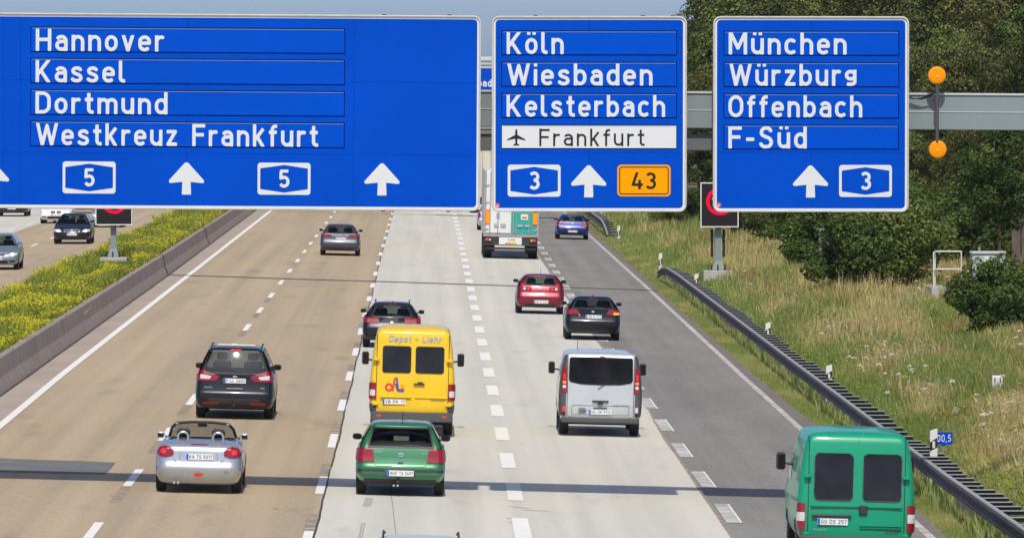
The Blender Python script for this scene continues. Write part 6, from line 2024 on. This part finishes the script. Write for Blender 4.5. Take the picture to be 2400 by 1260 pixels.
def mixc(w):
    """w: dict name -> weight array"""
    tot = sum(w.values())
    c = sum(PAL[k][None, :] * (v / tot)[:, None] for k, v in w.items())
    return c
def bank(n, y0, y1, seedk, hs=1.0):
    u = NR.random(n)
    Y = 1 / (1 / y0 + (1 / y1 - 1 / y0) * u)
    xm = np.minimum(.0845 * Y + 1.2, 27)
    X = 10.35 + (np.maximum(xm, 10.6) - 10.35) * NR.random(n) ** .9
    Z = gz_np(X, Y) - .03
    a = .65 * vnoise(X, Y * .22, 2.3, 1 + seedk) + .35 * vnoise(X, Y * .3, .7, 21); b = .7 * vnoise(X, Y * .25, 3.1, 5) + .3 * vnoise(X, Y * .3, .6, 31); c = vnoise(X, Y * .3, .8, 9)
    near = np.clip((12.2 - X + 3.0 * (b - .5)) / 1.2, 0, 1)
    w = dict(straw=np.clip((a - .39) * 4, .10, 1.6) * (1 - near * .8), green=np.clip((.55 - a) * 3, .1, 1) + near * .6, lush=np.clip((b - .62) * 4, 0, 1.6) + near * .8,
             brown=np.clip((c * .5 + b * .5 - .52) * 7, 0, 1.4) * (1 - near), olive=np.full(n, .35))
    w = {k_: v_ ** 1.8 for k_, v_ in w.items()}
    col = mixc(w)
    pick = NR.random(n)
    col = np.where((pick < .09)[:, None], PAL['straw'][None] * 1.15, col)
    col = np.where((pick > .89)[:, None], PAL['green'][None] * .9, col)
    col = col * NR.uniform(.72, 1.30, n)[:, None]
    H = (.26 + .30 * vnoise(X, Y * .4, 1.3, 3)) * NR.uniform(.55, 1.35, n) * (1 - .35 * near) * hs
    sc = Y / 180.0
    return X, Y, Z, H, NR.uniform(.009, .019, n) * np.maximum(.8, sc), col
blades('tall_grass', *bank(400000, 116, 330, 0))
blades('tall_grass', *bank(70000, 320, 480, 0, 1.15))
# tall dry stalks with seed heads standing above the rest
X, Y, Z, H, W9, col = bank(42000, 118, 400, 0)
keep = (vnoise(X, Y * .25, 1.7, 14) > .42) & (X > 11.7) & (vnoise(X, Y * .22, 2.3, 1) > .36)
X, Y, Z = X[keep], Y[keep], Z[keep]
n = len(X)
hh_ = NR.uniform(.50, .92, n)
cs = np.where((NR.random(n) < .3)[:, None], np.array((.42, .26, .13))[None], np.array((.66, .56, .27))[None]) * NR.uniform(.75, 1.2, (n, 1))
blades('tall_grass', X, Y, Z, hh_, NR.uniform(.008, .013, n) * np.maximum(.9, Y / 180), cs, .10)
hd = np.stack([X, Y, Z + hh_ * .96], 1)[::2]
N = unit(len(hd)) * .5 + np.array([0, -.8, .1]); N /= np.linalg.norm(N, axis=1, keepdims=True)
struct(np_mesh('seed_heads', leaf_quads(hd + NR.normal(0, .03, hd.shape), N, .05, .6), 4, 'blade', cs[::2]), 'stuff')
# short verge grass between asphalt and guard rail and beyond the rail
n = 90000
u = NR.random(n)
Y = 1 / (1 / 112 + (1 / 520 - 1 / 112) * u)
vx = np.interp(Y, [q[0] for q in VERGE_R], [q[1] for q in VERGE_R])
X = vx - .04 + (10.6 - vx) * NR.random(n) + np.where(Y > 305, NR.uniform(0, 1.2, n), 0)
e = np.clip((X - vx) / .9, 0, 1)
H = (.05 + .13 * e * NR.random(n)) * (1 + .6 * vnoise(X, Y * .3, .6, 2))
a = vnoise(X, Y * .25, .9, 4)
col = mixc(dict(olive=np.full(n, .7), green=np.clip(a * 1.9, .2, 1.4), straw=np.clip(.7 - a * 1.3, 0, .6))) * NR.uniform(.75, 1.3, n)[:, None]
blades('verge_grass', X, Y, gz_np(X, Y) - .01, H, NR.uniform(.018, .035, n) * np.maximum(.8, Y / 180), col)
# taller tufts right under the rail
n = 7000
u = NR.random(n)
Y = 1 / (1 / 112 + (1 / 320 - 1 / 112) * u)
X = 10.0 + NR.normal(0, .13, n) + .1
m = vnoise(Y, Y * 0, 3.0, 7)
H = (.12 + .40 * m) * NR.uniform(.5, 1.3, n)
col = mixc(dict(lush=m, olive=1.1 - m, straw=np.full(n, .4))) * NR.uniform(.75, 1.25, n)[:, None]
blades('rail_grass', X, Y, gz_np(X, Y), H, NR.uniform(.016, .03, n), col)

# white umbels, yellow dots in the bank
def clumps(name, P, rad, k, size, c0, c1, up=.8):
    n = len(P)
    Q = np.repeat(P, k, axis=0) + NR.normal(0, 1, (n * k, 3)) * np.array([rad, rad, rad * .55])
    N = unit(n * k) * (1 - up) + np.array([0, -.35, up]); N /= np.linalg.norm(N, axis=1, keepdims=True)
    col = np.array(c0)[None] + (np.array(c1) - np.array(c0))[None] * NR.random((n * k, 1))
    return struct(np_mesh(name, leaf_quads(Q, N, size, .8), 4, 'blade', col), 'stuff')
P = []
for (px, py) in ((1943, 765), (2074, 799), (1990, 835), (2002, 838), (2030, 838), (2072, 836), (2060, 853), (2073, 875), (2105, 876), (2131, 858), (2168, 857), (2138, 866), (2179, 899), (2168, 912), (2231, 893), (2147, 659), (2153, 675), (2221, 648), (2382, 790), (2392, 806), (2388, 775), (2307, 970), (2323, 967), (2303, 994), (2374, 940), (2080, 919), (1925, 780), (2012, 856), (1760, 665), (1746, 634), (2031, 811), (2090, 830), (2350, 880), (2290, 925), (2240, 960), (2345, 1030)):
    d = ray(px, py)
    # march the view ray down to the tops of the grass
    t = 100.0
    while t < 420 and CAM_H + d[2] * t > groundz(d[0] * t, t) + .66: t += .5
    P.append((d[0] * t, t, CAM_H + d[2] * t))
P = np.array(P)
clumps('white_flowers', P, .028, 24, .05, (.62, .62, .52), (.78, .78, .70))
sp_ = np.stack([P[:, 0], P[:, 1], P[:, 2]], 1)
n = 260
Yq = 1 / (1 / 130 + (1 / 330 - 1 / 130) * NR.random(n)); Xq = 10.9 + (np.minimum(.084 * Yq, 20) - 10.9).clip(.2) * NR.random(n)
clumps('yellow_dots', np.stack([Xq, Yq, gz_np(Xq, Yq) + .5], 1), .05, 5, .035, (.50, .42, .03), (.42, .46, .05))

# broad leaved weeds in clumps behind the rail and on the bank
n = 150
Yq = 1 / (1 / 122 + (1 / 330 - 1 / 122) * NR.random(n)); Xq = 10.55 + np.abs(NR.normal(0, 1.0, n)) + (NR.random(n) < .3) * NR.uniform(0, 5, n)
hq = NR.uniform(.25, .55, n)
cen = np.repeat(np.arange(n), 240)
dd = NR.normal(0, 1, (len(cen), 3)) * np.stack([hq[cen] * .55, hq[cen] * .8, hq[cen] * .42], 1)
Q = np.stack([Xq[cen], Yq[cen], gz_np(Xq[cen], Yq[cen]) + hq[cen] * .75], 1) + dd
N = unit(len(cen)) * .6 + np.array([0, -.35, .55]); N /= np.linalg.norm(N, axis=1, keepdims=True)
tint = NR.random(n)[cen][:, None]
col = (np.array((.10, .17, .035)) * (1 - tint) + np.array((.20, .27, .06)) * tint) * NR.uniform(.7, 1.3, (len(cen), 1))
struct(np_mesh('weeds', leaf_quads(Q, N, .055, .5), 4, 'blade', col), 'stuff')
# --- flowered median
n = 130000
u = NR.random(n)
Y = 1 / (1 / 150 + (1 / 470 - 1 / 150) * u)
bx = np.interp(Y, [q[0] for q in BASE_L], [q[1] for q in BASE_L])
X = -15.0 + (bx - .55 + 15.0) * NR.random(n)
a = vnoise(X, Y * .22, 1.1, 2); b = vnoise(X, Y * .22, .5, 6)
e0 = np.clip((X + 15.1) / .35, .25, 1)
HM = (.42 + .42 * a) * e0
HM = np.where((np.abs(X + 13.75 + (Y - 318) * .043) < .75) & (Y > 292) & (Y < 320), HM * .22, HM)
H = HM * NR.uniform(.55, 1.12, n)
G1, G2, G3 = np.array((.13, .20, .03)), np.array((.27, .32, .05)), np.array((.40, .34, .10))
k1 = np.clip(a * 1.5 - .2, 0, 1)[:, None]
col = G1 * (1 - k1) + G2 * k1
col = np.where((NR.random(n) < .12 + .2 * (b > .7))[:, None], G3, col) * NR.uniform(.7, 1.3, n)[:, None]
blades('median_plants', X, Y, np.full(n, .28), H, NR.uniform(.02, .042, n) * np.maximum(.8, Y / 220), col, .22)
n = 90000
u = NR.random(n)
Y = 1 / (1 / 150 + (1 / 470 - 1 / 150) * u)
bx = np.interp(Y, [q[0] for q in BASE_L], [q[1] for q in BASE_L])
X = -15.05 + (bx - .50 + 15.05) * NR.random(n)
a = vnoise(X, Y * .22, 1.1, 2); c = vnoise(X, Y * .18, .9, 12)
edge = np.maximum(np.exp(-((X + 14.9) / .5) ** 2), np.exp(-((X - bx + .9) / .45) ** 2))
keep = NR.random(n) < np.clip((c - .46) * 2.4 + .42 * edge, .04, .9)
keep &= ~((np.abs(X + 13.75 + (Y - 318) * .043) < .75) & (Y > 292) & (Y < 320))
X, Y, a = X[keep], Y[keep], a[keep]
n = len(X)
e0 = np.clip((X + 15.15) / .35, .25, 1)
Z = .28 + (.42 + .42 * a) * e0 * NR.uniform(.72, 1.10, n)
N = unit(n) * .6 + np.array([0, -.4, .5]); N /= np.linalg.norm(N, axis=1, keepdims=True)
t_ = NR.random((n, 1))
col = np.array((.74, .60, .03)) * (1 - t_) + np.array((.60, .60, .03)) * t_
struct(np_mesh('yellow_flowers', leaf_quads(np.stack([X, Y, Z], 1), N, .062, .8) , 4, 'blade', col), 'stuff')
# weeds growing over the top of the median wall here and there
n = 5000
u = NR.random(n)
Y = 1 / (1 / 150 + (1 / 470 - 1 / 150) * u)
bx = np.interp(Y, [q[0] for q in BASE_L], [q[1] for q in BASE_L])
g_ = vnoise(Y, Y * 0, 2.2, 3)
keep = g_ > .45
X = (bx - .62 + NR.normal(0, .10, n))[keep]; Y = Y[keep]; n = len(X)
blades('wall_weeds', X, Y, np.full(n, .75), NR.uniform(.15, .48, n), NR.uniform(.015, .03, n), np.array((.20, .21, .04))[None] * NR.uniform(.6, 1.3, (n, 1)), .3)
# bushes far away on both sides keep the horizon closed
FBG = 'trees far off beside the motorway'
for (px, Y, pt) in ((2720, 300, -60), (2800, 330, -120), (2680, 255, 120), (2900, 290, -80), (2960, 340, -140), (3050, 270, 0), (3100, 320, -100), (-900, 900, 60), (-650, 950, 70), (-420, 1000, 80), (2700, 520, -60), (2850, 470, -120), (2750, 360, 0)):
    place(px, Y, pt, PT[(px + Y) % 4], 'tree outside the picture beside the motorway', FBG, wid=1.2)

# --- thin summer haze over the whole valley
hz = MB().box(-4600, 5300, -70, 3500, -8, 45).build('haze', None)
hm = bpy.data.materials.new('haze')
hm.use_nodes = True
hn = hm.node_tree
hn.nodes.clear()
ho = hn.nodes.new('ShaderNodeOutputMaterial')
hv = hn.nodes.new('ShaderNodeVolumePrincipled')
hv.inputs['Color'].default_value = (.86, .92, 1, 1)
hv.inputs['Density'].default_value = 0.00005
hv.inputs['Anisotropy'].default_value = 0.3
hn.links.new(hv.outputs[0], ho.inputs['Volume'])
hz.data.materials.append(hm)
struct(hz, 'stuff')
